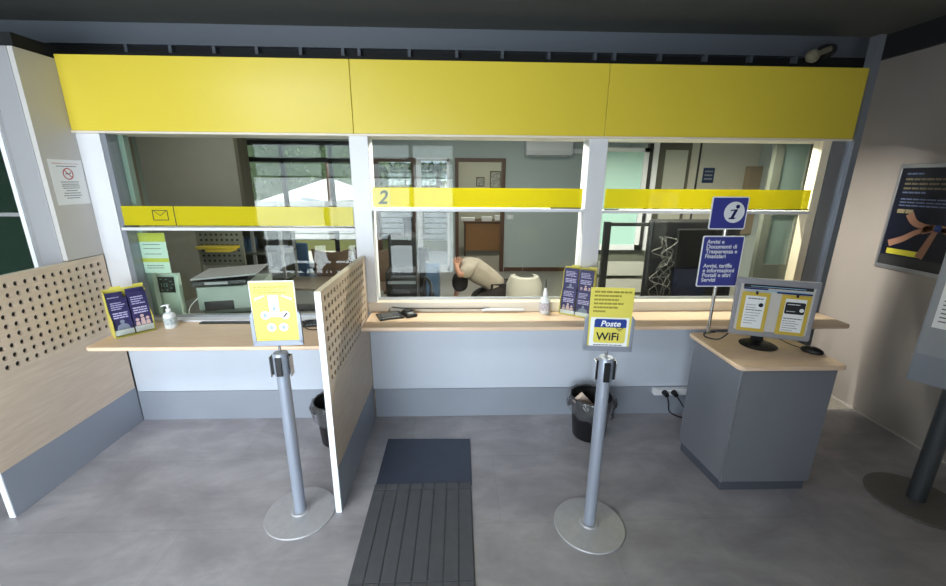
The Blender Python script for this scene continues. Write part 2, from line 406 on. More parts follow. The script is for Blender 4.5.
MB().box(.895, 2.185, -.004, .0, 1.435, 1.552).build('yellow_band', FILM, win3)
b = MB()   # envelope outline
for p in ((-1.825, -1.735, 1.352, 1.356), (-1.825, -1.735, 1.408, 1.412), (-1.825, -1.821, 1.352, 1.412), (-1.739, -1.735, 1.352, 1.412)): b.box(p[0], p[1], -.0055, -.0045, p[2], p[3])
b.prism([(-1.823, -.0055, 1.411), (-1.780, -.0055, 1.378), (-1.780, -.0055, 1.382), (-1.820, -.0055, 1.412)], (0, .001, 0))
b.prism([(-1.737, -.0055, 1.411), (-1.780, -.0055, 1.378), (-1.780, -.0055, 1.382), (-1.740, -.0055, 1.412)], (0, .001, 0))
b.box(-1.699, -1.695, -.0055, -.0045, 1.322, 1.435)
b.build('envelope_symbol', INK, win1)
MB().box(-.512, -.41, -.0052, -.0045, 1.44, 1.549).build('number_tile', SYEL, win2)
text('2', .11, mat('number_grey', (120, 130, 120), .5), win2, (-.458, -.0056, 1.457), bold=.02, shear=.25)
for w, xa, xb, z in ((win2, .56, .75, 1.432), (win3, .895, .985, 1.426), (win3, 2.03, 2.185, 1.428), (win1, -2.0, -1.92, 1.314)):
    MB().box(xa, xb, -.016, -.006, z, z+.007).build('finger_grip', DARK, w)

# counter front and skirting
struct(MB().box(-2.157, -.60, 0, .05, .214, .705).build('wall_counter_left', KICK))
struct(MB().box(-.585, 2.33, 0, .05, .214, .77).build('wall_counter_right', KICK))
struct(MB().box(-2.157, -.60, -.004, .05, 0, .212).build('baseboard_left', SKIRT))
struct(MB().box(-.575, 2.33, -.004, .05, 0, .212).build('baseboard_right', SKIRT))
def slab(name, pts, z0, z1, m, parent=None, bevel=.006):
    return MB().prism([(p[0], p[1], z0) for p in pts], (0, 0, z1-z0)).build(name, m, parent, bevel=bevel, bseg=3)
def rr(x0, x1, y0, y1, r, corners='abcd', n=6):
    """rounded rectangle, corners a=(x0,y0) b=(x1,y0) c=(x1,y1) d=(x0,y1)"""
    out = []
    for nm, cx, cy, a in (('a', x0+r, y0+r, PI), ('b', x1-r, y0+r, 1.5*PI), ('c', x1-r, y1-r, 0), ('d', x0+r, y1-r, .5*PI)):
        if nm in corners:
            for k in range(n+1):
                t = a+k*PI/2/n; out.append((cx+r*math.cos(t), cy+r*math.sin(t)))
        else: out.append({'a': (x0, y0), 'b': (x1, y0), 'c': (x1, y1), 'd': (x0, y1)}[nm])
    return out
tag(slab('counter_top', rr(-2.03, -.61, -.425, -.002, .03, 'a'), .688, .71, WOOD), 'lower pale wood counter shelf under the envelope window', 'counter')
tag(slab('counter_top', rr(-.566, 2.372, -.30, -.002, .03, 'b'), .746, .77, WOOD), 'long higher pale wood counter shelf under the middle and right windows', 'counter')
# office side worktops
for (lb_, x0, x1, y1, z1, m_) in (('grey office worktop behind the left service window', -2.1, -.64, .85, .685, mat('grey_worktop', (96, 98, 94), .5)),
                              ('dark office worktop behind the middle and right windows', -.5, 2.15, .55, .69, mat('dark_worktop', (72, 72, 70), .5))):
    t = thing('office_worktop', lb_, 'worktop', (0, 0, 0))
    slab('worktop_board', rr(x0, x1, .14, y1, .02), z1-.03, z1, m_, t)
    for xx in (x0+.03, (x0+x1)/2, x1-.06): MB().box(xx, xx+.03, .18, y1-.04, 0, z1-.03).build('support_panel', LGREY, t)

# perforated partitions
def perforated(name, xf, thick, cols, rows, y0, y1, z0, z1, zsk, label, hole=.0128):
    root = thing(name, label, 'partition', (xf, 0, 0))
    b = MB(); bm = b.bm; p = .0475; cache = {}
    def V(x, y, z):
        k = (round(x, 5), round(y, 5), round(z, 5))
        if k not in cache: cache[k] = bm.verts.new(k)
        return cache[k]
    hx = (0, thick)
    ya, za = cols[0]-p/2, rows[0]-p/2
    nc, nr = len(cols), len(rows); yb, zb = ya+nc*p, za+nr*p
    ycuts = [y0]+[ya+i*p for i in range(nc+1)]+[y1]; zcuts = [z0]+[za+i*p for i in range(nr+1)]+[z1]
    for i in range(len(ycuts)-1):
        for j in range(len(zcuts)-1):
            a, c, d, e = ycuts[i], ycuts[i+1], zcuts[j], zcuts[j+1]
            hasH = 0 < i <= nc and 0 < j <= nr
            if not hasH:
                for x_ in hx: bm.faces.new([V(x_, a, d), V(x_, c, d), V(x_, c, e), V(x_, a, e)])
                continue
            cy, cz = (a+c)/2, (d+e)/2; ins = []; outs = []
            for k in range(16):
                t = k*PI/8+1e-9; ct, st = math.cos(t), math.sin(t); q = (p/2)/max(abs(ct), abs(st))
                ins.append((cy+hole*ct, cz+hole*st)); outs.append((cy+q*ct, cz+q*st))
            for k in range(16):
                l = (k+1) % 16
                for x_ in hx: bm.faces.new([V(x_, *outs[k]), V(x_, *outs[l]), V(x_, *ins[l]), V(x_, *ins[k])])
                bm.faces.new([V(0, *ins[k]), V(0, *ins[l]), V(thick, *ins[l]), V(thick, *ins[k])])
    for (A, B) in (((y0, z0), (y1, z0)), ((y1, z0), (y1, z1)), ((y1, z1), (y0, z1))):
        bm.faces.new([V(0, *A), V(0, *B), V(thick, *B), V(thick, *A)])
    bm.faces.new([V(0, y0, z0), V(0, y0, z1), V(thick, y0, z1), V(thick, y0, z0)])
    b.build('perforated_board', WOODP, root)
    MB().box(thick*.45, thick*.55, ya, yb, za, zb).build('hole_shade_sheet', BLACK, root)  # black sheet added mid-thickness to put shade inside the holes
    MB().box(-.001, thick+.001, y0-.004, y0, 0, z1+.002).build('edge_band', SWHITE, root, bevel=.0008)
    MB().box(-.0005, thick+.0005, y0, y1, z1, z1+.004).build('top_band', WOODE, root)
    MB().box(-.003, thick+.003, y0, y1, 0, zsk).build('skirting_panel', SKIRT, root)
    return root
p = .0475
colsL = [-.058-i*p for i in range(17)][::-1]
rowsL = [1.097-i*p for i in range(9)][::-1]
perforated('perforated_partition', -2.185, .026, [-.812]+colsL if False else colsL, rowsL, -.840, -.012, .25, 1.142, .25, 'perforated maple partition at the left end of the lower counter')
colsR = [-.090-i*p for i in range(16)][::-1]
perforated('perforated_partition', -.612, .026, colsR, rowsL, -.850, -.012, .25, 1.135, .25, 'perforated maple partition standing between the two counters')

# cream side panel and glazed door at far left
struct(MB().box(-2.30, -2.19, -.24, .12, 0, 2.21).build('wall_left_pillar', mat('pillar_grey', (158, 158, 162), .4), bevel=.003))
struct(MB().box(-2.19, -2.165, -.235, .12, 1.15, 2.21).build('trim_19', CREAM))
b = MB(); b.box(-2.41, -2.335, -.15, -.09, 0, 2.25).box(-4.3, -2.41, -.15, -.09, 2.17, 2.25).box(-4.3, -2.41, -.15, -.09, 1.385, 1.405).box(-3.4, -3.33, -.15, -.09, 0, 2.17).box(-4.3, -2.41, -.15, -.09, 0, .1)
d1 = struct(b.build('door_1', mat('door_frame_grey', (150, 150, 152), .4)))
MB().box(-2.434, -2.41, -.158, -.10, .1, 2.17).build('glazing_bead', SWHITE, d1)
MB().box(-4.3, -2.434, -.125, -.118, .1, 2.17).build('glass', GLASSG, d1)
MB().box(-2.335, -2.30, -.10, -.06, 0, 2.25).build('gap_shade_strip', mat('gap_shade_brown', (112, 106, 98), .6), d1)  # brown-grey strip painting the shadow in the gap beside the pillar
b = MB(); b.box(-2.42, -2.38, -.20, -.155, 1.92, 2.12); b.build('door_closer', DARK, d1, bevel=.004)
struct(MB().box(-4.3, -2.19, -.2, .5, 2.212, 2.28).build('trim_20', SLOT))
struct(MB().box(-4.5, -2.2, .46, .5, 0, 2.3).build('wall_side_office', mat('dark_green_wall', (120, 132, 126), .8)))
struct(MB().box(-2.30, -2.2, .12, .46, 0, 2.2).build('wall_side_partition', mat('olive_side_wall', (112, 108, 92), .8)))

# no smoking notice
nt_ = thing('no_smoking_notice', 'white no smoking notice sheet taped on the cream side panel', 'notice', (-2.1645, -.107, 1.57), PI/2)
MB().box(-.1, .1, -.0012, 0, -.12, .12).build('sheet', PAPER, nt_)
b = MB(); ring(b, 0, .045, .026, .031, -.002, -.0013)
b.prism([(-.021, -.002, .063), (-.018, -.002, .066), (.021, -.002, .027), (.018, -.002, .024)], (0, .0007, 0)); b.build('prohibition_symbol', RED, nt_)
b = MB(); b.box(-.016, .014, -.0018, -.0012, .043, .048).box(.015, .019, -.0018, -.0012, .048, .058)
for zz, wd in ((.083, .06), (.0, .055), (-.012, .05), (-.022, .055), (-.033, .05), (-.047, .035), (-.06, .05), (-.073, .055), (-.086, .04)): lines(b, -wd, wd, zz, .004, -.0012, 7)
b.build('printed_text', PRINT, nt_)
b = MB(); lines(b, -.08, -.03, .098, .003, -.0012, 3); b.box(-.03, .08, -.0016, -.0012, .098, .0995); b.build('header_print', RED, nt_)
b = MB(); ring(b, 0, 0, .12, .121, -.0005, 0, 4)

# ------------------------------------------------------------------ queue posts with sign holders
def queue_post(loc, lab, h, rz):
    t = thing('queue_post', lab, 'post', loc, rz, 'silver queue posts with yellow signs')
    MB().lathe([(.0, 0), (.164, 0), (.166, .004), (.164, .009), (.10, .012), (.045, .014), (.04, .02), (.0, .02)], seg=64, cap=False).build('base', BASE, t, smooth=True)
    MB().cyl((0, 0, .014), (0, 0, h-.10), .0275, seg=32).build('pole', POLE, t, smooth=True)
    hd = MB().lathe([(.0, h-.105), (.033, h-.105), (.033, h-.008), (.029, h), (0, h)], seg=32, cap=False).build('belt_head', POLE, t, smooth=True)
    b = MB()
    for k in range(4):
        M_ = Matrix.Rotation(k*PI/2, 4, 'Z'); MB().box(-.013, .013, -.040, -.031, h-.10, h-.012, M_).build('belt_slot', BLACK, hd, bevel=.002)
    for k in range(2):
        M_ = Matrix.Rotation(k*PI+PI/2, 4, 'Z'); MB().box(-.02, .02, -.0445, -.040, h-.11, h-.015, M_).build('belt_clip', CHROME, hd, bevel=.002)
    MB().cyl((0, 0, h-.005), (0, 0, h+.035), .006, seg=12).build('sign_stem', CHROME, t, smooth=True)
    return t
def sign_frame(t, z, w, hh):
    """low U-shaped grey pocket holding a tall sheet"""
    b = MB(); b.box(-w/2-.012, w/2+.012, -.006, .008, z-.012, z+.012)
    for s_ in (-1, 1):
        b.prism([(s_*(w/2-.004), -.006, z), (s_*(w/2+.012), -.006, z), (s_*(w/2+.012), -.006, z+.13), (s_*(w/2-.002), -.006, z+.15)], (0, .014, 0))
    b.box(-w/2, w/2, .005, .008, z, z+.14); b.build('sign_pocket', mat('pocket_grey', (150, 156, 170), .4, metal=.4), t, bevel=.002)
h = .862
pl = queue_post((-.787, -.849, 0), 'silver queue post with the yellow sheet of white round icons, before the lower counter', h, R(4))
sign_frame(pl, h+.045, .185, .29)
sh = MB().box(-.092, .092, -.003, 0, h+.045, h+.325).build('sign_sheet', SYEL, pl)
b = MB(); b.box(-.092, -.089, -.0038, -.003, h+.05, h+.325).box(.089, .092, -.0038, -.003, h+.05, h+.325).box(-.092, .092, -.0038, -.003, h+.319, h+.325)
b.box(-.021, .021, -.0038, -.003, h+.19, h+.262).box(-.025, .025, -.0038, -.003, h+.165, h+.187)
for cx, cz in ((-.04, h+.173), (.042, h+.173), (-.02, h+.118), (.03, h+.118)): disc(b, cx, cz, .019, -.0042, -.0032)
b.prism([(-.075, -.0038, h+.25), (-.035, -.0038, h+.262), (-.035, -.0038, h+.257), (-.075, -.0038, h+.238)], (0, .0008, 0))
b.prism([(.075, -.0038, h+.25), (.035, -.0038, h+.262), (.035, -.0038, h+.257), (.075, -.0038, h+.238)], (0, .0008, 0))
b.build('white_icons', PAPER, sh)
ICB = mat('icon_blue', (150, 176, 214), .5)
for cx, cz in ((-.04, h+.173), (-.02, h+.118), (.03, h+.118), (0, h+.203)): MB().box(cx-.006, cx+.006, -.0048, -.0043, cz-.008, cz+.008).build('icon_mark', ICB, sh)
MB().prism([(.032, -.0048, h+.165), (.037, -.0048, h+.162), (.054, -.0048, h+.182), (.048, -.0048, h+.184)], (0, .0005, 0)).build('icon_bar', INK, sh)
b = MB()
for k, wd in enumerate((.07, .04, .065)): lines(b, -.075, -.075+2*wd, h+.295-k*.012, .005, -.0032, 6)
lines(b, -.075, -.02, h+.062, .003, -.0032, 5)
b.build('printed_text', mat('olive_print', (176, 164, 60), .5), sh)

h = .878
pr = queue_post((.624, -.961, 0), 'silver queue post with the yellow Wi-Fi sign, in front of the waste bin', h, R(-6))
sign_frame(pr, h+.04, .178, .29)
sh = MB().box(-.087, .087, -.003, 0, h+.04, h+.305).build('sign_sheet', SYEL, pr)
b = MB(); b.box(-.078, .078, -.004, -.003, h+.048, h+.178); b.build('white_field', PAPER, sh)
tile = MB().prism([(q[0], -.0045, q[1]) for q in rr(-.062, .068, h+.066, h+.172, .01)], (0, .0005, 0)).build('logo_tile', SYEL, sh)
MB().prism([(q[0], -.0052, q[1]) for q in rr(-.062, .068, h+.135, h+.172, .01, 'cd')], (0, .0006, 0)).build('blue_banner', mat('logo_blue', (24, 58, 140), .4), sh)
text('Poste', .034, SWHITE, sh, (.003, -.0056, h+.141), bold=.025, shear=.2, sx=1.05)
text('WiFi', .048, INK, sh, (-.004, -.0052, h+.079), bold=.022)
b = MB()
for r0 in (.006, .013, .020): ring(b, .042, h+.115, r0, r0+.003, -.0054, -.0048, 10, R(45), R(135))
b.build('radio_waves', INK, sh)
b = MB()
for k, wd in enumerate((.15, .11, .10, .12, .10, .05)): lines(b, -.072, -.072+wd, h+.283-k*.0165, .008, -.0032, 7)
b.build('printed_text', mat('dark_olive_print', (150, 138, 50), .5), sh)
b = MB(); lines(b, -.06, .06, h+.055, .004, -.0043, 8); b.build('small_print', PRINT, sh)

# ------------------------------------------------------------------ floor mat
mt = thing('rubber_mat', 'dark grey rubber runner mat with ribbed front and smooth far end', 'mat', (0, 0, 0))
def xl(y): return -.456
MB().prism([(q[0], q[1], 0) for q in ((-.453, -.68), (.068, -.68), (.069, -.278), (-.453, -.266))], (0, 0, .006)).build('smooth_end', RUBS, mt, bevel=.002)
b = MB(); W = (.064+.457)/8
b.box(-.457, .064, -2.2, -.672, .0, .005)
for i in range(8):
    x0 = -.457+i*W
    for j, (ya_, yb_) in enumerate(((-.715, -.672), (-1.235, -.719), (-1.76, -1.239), (-2.2, -1.764))):
        b.box(x0+.0035, x0+W-.0035, ya_, yb_, .005, .0095)
b.build('ribbed_runner', RUB, mt, bevel=.0012)

# ------------------------------------------------------------------ information desk
kd = thing('information_desk', 'grey information pedestal desk with a pale wood top at the right', 'desk', (0, 0, 0))
MB().prism([(1.385, -.765, .062), (1.862, -.77, .062), (1.862, -.40, .062), (1.352, -.40, .062)], (0, 0, .66)).build('body', KIOSK, kd, bevel=.002)
MB().prism([(1.398, -.752, 0), (1.852, -.757, 0), (1.852, -.41, 0), (1.366, -.41, 0)], (0, 0, .062)).build('plinth', KBASE, kd, bevel=.002)
MB().box(1.383, 1.389, -.768, -.762, .062, .722).build('corner_edge', ALU, kd)
slab('desk_top', rr(1.345, 1.885, -.80, -.335, .03, 'abcd'), .722, .745, WOOD, kd)
# sign pole
isn = thing('information_sign', 'blue information sign with a white letter i on a thin chrome pole', 'sign', (1.452, -.352, .745))
MB().lathe([(0, 0), (.016, 0), (.016, .006), (.01, .01), (0, .01)], seg=20, cap=False).build('foot', CHROME, isn, smooth=True)
MB().cyl((0, 0, .005), (0, 0, .77), .0095, seg=16).build('pole', CHROME, isn, smooth=True)
def plate(nm, x0, x1, z0, z1, y):
    p_ = MB().prism([(q[0], y, q[1]) for q in rr(x0, x1, z0, z1, .01)], (0, .004, 0)).build(nm, SWHITE, isn)
    MB().prism([(q[0], y-.0008, q[1]) for q in rr(x0+.006, x1-.006, z0+.006, z1-.006, .006)], (0, .0008, 0)).build('blue_face', BLUE, p_)
    return p_
up_ = plate('upper_plate', -.106, .094, .605, .778, -.0145)
b = MB(); disc(b, .022, .696, .056, -.0165, -.0154, 36); b.build('white_disc', SWHITE, up_)
b = MB(); disc(b, .036, .726, .0105, -.018, -.0167, 20)   # slanted serif i
b.prism([(.004, -.018, .664), (.018, -.018, .660), (.038, -.018, .708), (.022, -.018, .708)], (0, .0013, 0))
b.prism([(.0, -.018, .702), (.036, -.018, .708), (.038, -.018, .713), (.002, -.018, .709)], (0, .0013, 0))
b.prism([(-.006, -.018, .660), (.026, -.018, .660), (.034, -.018, .668), (-.002, -.018, .668)], (0, .0013, 0))
b.build('letter_i', mat('i_navy', (30, 34, 92), .4), up_)
lo_ = plate('lower_plate', -.124, .108, .285, .57, -.0145)
text('Avvisi e\nDocumenti di\nTrasparenza e\nFinanziari\n\nAvvisi, tariffe\ne informazioni\nPostali e altri\nServizi', .031, SWHITE, lo_, (-.1, -.016, .528), align='LEFT', bold=.02, line=.86)

# monitor with taped notices
mo = thing('monitor', 'grey flat monitor with two yellow bordered notices clipped on, on the desk', 'monitor', (1.642, -.562, .745), R(-21.6))
MB().lathe([(0, 0), (.088, 0), (.09, .004), (.075, .012), (.02, .018), (0, .018)], seg=40, cap=False).build('stand_base', BLACK, mo, smooth=True)
bpy.data.objects[mo.children[0].name].location = (-.03, .02, 0)
MB().box(-.055, .0, .05, .075, .01, .15).build('stand_neck', BLACK, mo, bevel=.004)
b = MB(); b.box(-.183, .183, 0, .022, .055, .085).box(-.183, .183, 0, .022, .338, .37).box(-.183, -.163, 0, .022, .085, .338).box(.163, .183, 0, .022, .085, .338)
b.box(-.17, .17, .018, .05, .07, .355); b.build('casing', mat('monitor_grey', (150, 150, 156), .4, metal=.1), mo, bevel=.003)
MB().box(-.163, .163, .004, .01, .085, .338).build('screen', mat('screen_pale', (206, 202, 196), .3), mo)
b = MB(); b.box(-.15, .152, -.0016, .004, .322, .338); b.build('dark_tape', INK, mo)
b = MB(); b.box(-.15, -.04, -.002, -.0016, .312, .320).box(.0, .152, -.002, -.0016, .300, .308); b.build('navy_stripe', mat('navy', (24, 44, 110), .4), mo)
b = MB(); b.box(-.12, .12, -.0024, -.0018, .328, .331).box(-.05, .14, -.0024, -.0018, .310, .313).box(-.14, .0, -.0024, -.0018, .304, .306); b.build('pale_stripe', mat('sky', (150, 196, 226), .4), mo)
for k, (xa, zb_) in enumerate(((-.152, .082), (.025, .082))):
    n_ = MB().box(xa, xa+.127, -.003, -.0005, zb_, zb_+.215).build('bordered_notice', GOLD, mo)
    MB().box(xa+.019, xa+.110, -.0038, -.003, zb_+.018, zb_+.195).build('paper', PAPER, n_)
    b = MB()
    if k == 0:
        lines(b, xa+.03, xa+.10, zb_+.178, .006, -.004, 5)
        for q, wd in enumerate((.045, .045, .075, .07, .065, .05, .06, .04)): lines(b, xa+.027, xa+.027+wd, zb_+.145-q*.0145, .005 if q == 2 else .0028, -.004, 6)
    else:
        for q, wd in enumerate((.08, .055, .07, .06, .07, .05)): lines(b, xa+.024, xa+.024+wd, zb_+.088-q*.0125, .005 if q == 0 else .0028, -.004, 6)
    b.build('printed_text', PRINT, n_)
    b = MB()
    if k == 0: disc(b, xa+.092, zb_+.148, .011, -.0046, -.0039, 20)
    b.box(xa+.06, xa+.068, -.012, .002, zb_+.205, zb_+.222)
    b.build('clip', NAVYD, n_)
    if k == 1:
        MB().prism([(q[0], -.0044, q[1]) for q in rr(xa+.022, xa+.108, zb_+.115, zb_+.178, .008)], (0, .0006, 0)).build('dark_header', INK, n_)
        b = MB(); disc(b, xa+.095, zb_+.138, .010, -.0052, -.0045, 20); lines(b, xa+.03, xa+.085, zb_+.164, .004, -.0045, 4); lines(b, xa+.03, xa+.07, zb_+.128, .003, -.0045, 3); b.build('header_print', PAPER, n_)
ms = thing('computer_mouse', 'black computer mouse on the desk right of the monitor', 'mouse', (1.835, -.635, .745), R(35))
b = MB()
for i in range(1): b.lathe([(0, 0), (.026, 0), (.030, .008), (.027, .02), (.016, .029), (0, .031)], seg=24, cap=False, M=Matrix.Diagonal((1, 1.7, 1, 1)))
b.build('shell', BLACK, ms, smooth=True)
MB().tube([(0, -.03, .027), (0, -.015, .031), (0, 0, .032)], .0035).build('scroll_wheel', DARK, ms, smooth=True)
tag(MB().tube(spline([(1.815, -.59, .752), (1.80, -.53, .749), (1.80, -.44, .749), (1.75, -.36, .749)]), .0022).build('mouse_cable', BLACK, smooth=True), 'thin black mouse cable running back over the desk top', 'cable')
tag(MB().tube(spline([(1.50, -.47, .80), (1.45, -.46, .752), (1.40, -.42, .750), (1.43, -.36, .75), (1.50, -.345, .75)]), .004).build('monitor_cable', BLACK, smooth=True), 'short black cable beside the foot of the blue sign', 'cable')

# ------------------------------------------------------------------ leaflet displays
def leaflet_display(loc, rz, label, w, zlow, layout, tall, depth):
    t = thing('leaflet_display', label, 'leaflet display', loc, rz)
    b = MB()
    th = .003
    b.box(-w/2, w/2, depth, depth+th, 0, tall)                       # back
    for s_ in (-1, 1):
        x_ = s_*w/2
        b.prism([(x_, 0, 0), (x_, depth, 0), (x_, depth, tall), (x_, depth-.035, tall*.93), (x_, depth-.045, tall*.55), (x_, 0, .10)], (-s_*th, 0, 0))
    b.box(-w/2, w/2, 0, depth, 0, th).box(-w/2, w/2, -th, 0, 0, .008)
    for xx in (-w*.3, w*.25): b.box(xx, xx+.05, depth-.004, depth, tall, tall+.012)
    b.build('card_holder', SYEL, t)
    return t
def leaflet(t, x, y, z, w, h, tilt, top, pic, group):
    e = MB().box(-w/2, w/2, 0, .006, 0, h).build('leaflet', NAVY, t); e.location = (x, y, z); e.rotation_euler = (tilt, 0, 0)
    b = MB(); b.box(-w/2, w/2, -.0008, 0, 0, h*.14); b.build('white_foot', PAPER, e)
    b = MB()
    for k in range(4): lines(b, -w*.38, w*random.uniform(.1, .38), h*(.86-.055*k), h*.022, -.0003, 4)
    for k in range(3): lines(b, -w*.38, w*.38, h*(.58-.06*k), h*.03, -.0003, 3)
    b.build('printed_text', mat('pale_violet_print', (190, 186, 220), .5), e)
    b = MB(); 
    if pic == 0:
        disc(b, .0, h*.36, h*.05, -.0008, 0, 16); b.prism([(-w*.36, -.0008, h*.14), (w*.36, -.0008, h*.14), (w*.26, -.0008, h*.27), (.0, -.0008, h*.32), (-w*.26, -.0008, h*.27)], (0, .0006, 0))
    else:
        for cx, cz in ((-.026, .30), (.0, .38), (.024, .31)):
            cx *= w/.09; disc(b, cx, h*cz, h*.038, -.0008, 0, 14)
            b.prism([(cx-w*.13, -.0007, h*.15), (cx+w*.13, -.0007, h*.15), (cx+w*.09, -.0007, h*(cz-.05)), (cx-w*.09, -.0007, h*(cz-.05))], (0, .0005, 0))
    b.build('portrait_print', mat('print_skin', (206, 176, 176), .5) if pic else mat('print_grey', (128, 136, 156), .5), e)
    return e
d1_ = leaflet_display((-1.895, -.225, .71), R(50), 'yellow card leaflet display with dark blue leaflets on the lower counter', .19, .1, 2, .27, .09)
leaflet(d1_, -.047, .004, .012, .088, .215, R(-9), 1, 0, 0); leaflet(d1_, .047, .004, .012, .088, .235, R(-9), 1, 1, 0)
leaflet(d1_, -.052, .035, .03, .08, .225, R(-7), 1, 0, 0); leaflet(d1_, .047, .035, .03, .088, .235, R(-7), 1, 0, 0)
b = MB(); b.box(-.095, .095, -.012, -.010, 0, .055); b.build('clear_lip', ACR, d1_)
d2_ = leaflet_display((.73, -.105, .77), R(-34), 'yellow card leaflet display with four leaflets beside the middle upright', .20, .1, 2, .30, .075)
leaflet(d2_, -.049, .003, .006, .092, .165, R(-7), 1, 1, 0); leaflet(d2_, .049, .003, .006, .092, .165, R(-7), 1, 0, 0)
leaflet(d2_, -.049, .03, .13, .092, .165, R(-5), 1, 0, 0); leaflet(d2_, .049, .03, .13, .092, .165, R(-5), 1, 1, 0)
MB().box(-.1, .1, -.010, -.008, 0, .06).build('clear_lip', ACR, d2_)

# sanitiser bottles
CLEAR = mat('milky_plastic', (226, 230, 232), .25, coat=.3)
t = thing('sanitiser_bottle', 'clear pump sanitiser bottle beside the leaflet display on the lower counter', 'bottle', (-1.77, -.11, .71), 0, 'sanitiser bottles')
MB().lathe([(0, 0), (.031, 0), (.034, .004), (.034, .078), (.028, .093), (.012, .101), (.012, .108), (0, .108)], seg=28, cap=False).build('body', CLEAR, t, smooth=True)
MB().lathe([(.0342, .025), (.0346, .026), (.0346, .068), (.0342, .069)], seg=28, cap=False).build('label', mat('label_grey', (196, 204, 206), .5, rgb2=(150, 164, 170), scale=90), t)
pm = MB().lathe([(0, .106), (.014, .106), (.014, .12), (.005, .122), (.005, .138), (.010, .139), (.010, .147), (0, .148)], seg=20, cap=False).build('pump', SWHITE, t, smooth=True)
MB().tube([(0, 0, .143), (-.02, -.012, .143), (-.028, -.016, .138)], .004).build('nozzle', SWHITE, pm, smooth=True)
t = thing('sanitiser_bottle', 'slim white spray bottle with a tall thin tip beside the middle upright', 'bottle', (.553, -.045, .77), 0, 'sanitiser bottles')
MB().lathe([(0, 0), (.030, 0), (.033, .004), (.033, .085), (.028, .10), (.012, .112), (.012, .118), (0, .118)], seg=28, cap=False).build('body', CLEAR, t, smooth=True)
MB().lathe([(.0332, .025), (.0336, .026), (.0336, .075), (.0332, .076)], seg=28, cap=False).build('label', mat('label_lilac', (206, 200, 210), .5, rgb2=(150, 146, 160), scale=90), t)
MB().lathe([(0, .116), (.015, .116), (.014, .14), (.006, .17), (0, .172)], seg=20, cap=False).build('cap', SWHITE, t, smooth=True)
MB().lathe([(0, .17), (.005, .17), (.002, .225), (0, .226)], seg=12, cap=False).build('tip', DARK, t, smooth=True)

# signature pad, card reader, handset, cables
def pad(loc, rz, lab, w, d, name='signature_pad', keys=False):
    t = thing(name, lab, 'signature pad', loc, rz)
    MB().prism([(-w/2, -d/2, 0), (w/2, -d/2, 0), (w/2, -d/2, .010), (-w/2, -d/2, .010)], (0, d, .0)).build('body', BLACK, t, bevel=.003)
    MB().box(-w*.38, w*.38, -d*.25, d*.4, .010, .012).build('display', mat('lcd_grey', (84, 88, 92), .2), t)
    b = MB()
    for i in range(6): b.box(-w*.36+i*w*.12, -w*.36+i*w*.12+w*.08, -d*.42, -d*.33, .010, .0115)
    b.build('keys', LGREY, t); return t
pad((-.432, -.10, .77), R(22), 'flat black signature pad on the higher counter by the partition', .15, .13)
pad((-.90, -.05, .71), R(12), 'black signature pad on the lower counter by the partition', .17, .13)
t = thing('card_reader', 'small black card reader standing right of the signature pad', 'card reader', (-.315, -.075, .77), R(30))
MB().prism([(-.035, -.055, 0), (.035, -.055, 0), (.035, -.055, .022), (-.035, -.055, .022)], (0, .11, 0)).build('body', BLACK, t, bevel=.007)
MB().box(-.026, .026, .0, .046, .022, .030).build('raised_head', BLACK, t, bevel=.004)
MB().box(-.018, .018, -.045, -.012, .0215, .024).build('keypad', LGREY, t, bevel=.001)
tag(MB().tube(spline([(-.45, -.035, .785), (-.44, .0, .80), (-.42, -.02, .805), (-.36, -.022, .800), (-.2, -.024, .797), (0.0, -.024, .797), (.2, -.022, .797)]), .0035).build('pad_cable', DARK, smooth=True), 'dark cable running along the sill from the signature pad', 'cable')
tag(MB().tube(spline([(.15, -.03, .785), (.18, -.03, .79), (.30, -.03, .79), (.42, -.03, .789)]), .008).build('cable_conduit', SWHITE, smooth=True), 'short pale conduit lying along the sill of the middle window', 'conduit')
tag(MB().tube(spline([(-.93, -.02, .72), (-.98, -.09, .73), (-.93, -.16, .715), (-.86, -.17, .715), (-.82, -.06, .72)]), .003).build('pad_cable', BLACK, smooth=True), 'curled black cable around the signature pad on the lower counter', 'cable')
tag(MB().box(-1.64, -.98, -.052, -.018, .710, .716).build('document_slot', BLACK), 'long thin black document slot plate at the back of the lower counter', 'slot plate')

# ------------------------------------------------------------------ bins
def bin_(loc, lab, paper=False):
    t = thing('waste_bin', lab, 'bin', loc, 0, 'black waste bins with clear bags')
    MB().lathe([(0, 0), (.098, 0), (.102, .005), (.128, .27), (.133, .275), (.133, .28), (.126, .28), (.098, .01), (0, .008)], seg=40, cap=False).build('tub', BLACK, t, smooth=True)
    b = MB(); seg = 48; rings = []
    prof = [(.118, .20), (.124, .262), (.130, .288), (.142, .286), (.152, .25), (.152, .225), (.146, .195), (.138, .17)]
    for i, (r, z) in enumerate(prof):
        rg = []
        for k in range(seg):
            a = 2*PI*k/seg; w_ = random.uniform(-.007, .007)*(i > 2)+.006*math.sin(5*a+i)*(i > 2)
            zz = z+(.02*math.sin(2*a+1)+random.uniform(-.01, .01))*(i > 4)
            rg.append(b.bm.verts.new(((r+w_)*math.cos(a), (r+w_)*math.sin(a), zz)))
        rings.append(rg)
    for a_, c_ in zip(rings, rings[1:]):
        for k in range(seg): b.bm.faces.new((a_[k], a_[(k+1) % seg], c_[(k+1) % seg], c_[k]))
    b.build('bin_liner', BAG, t, smooth=True)
    return t
bin_((.845, -.235, 0), 'black waste bin with a crumpled clear bag under the long counter')
bin_((-.765, -.25, 0), 'black waste bin half hidden behind the middle perforated partition')
ct = MB().box(-.04, .04, -.012, .012, -.10, .09).build('carton', mat('pale_carton', (222, 196, 176), .7, rgb2=(236, 214, 200), scale=10), bevel=.002)
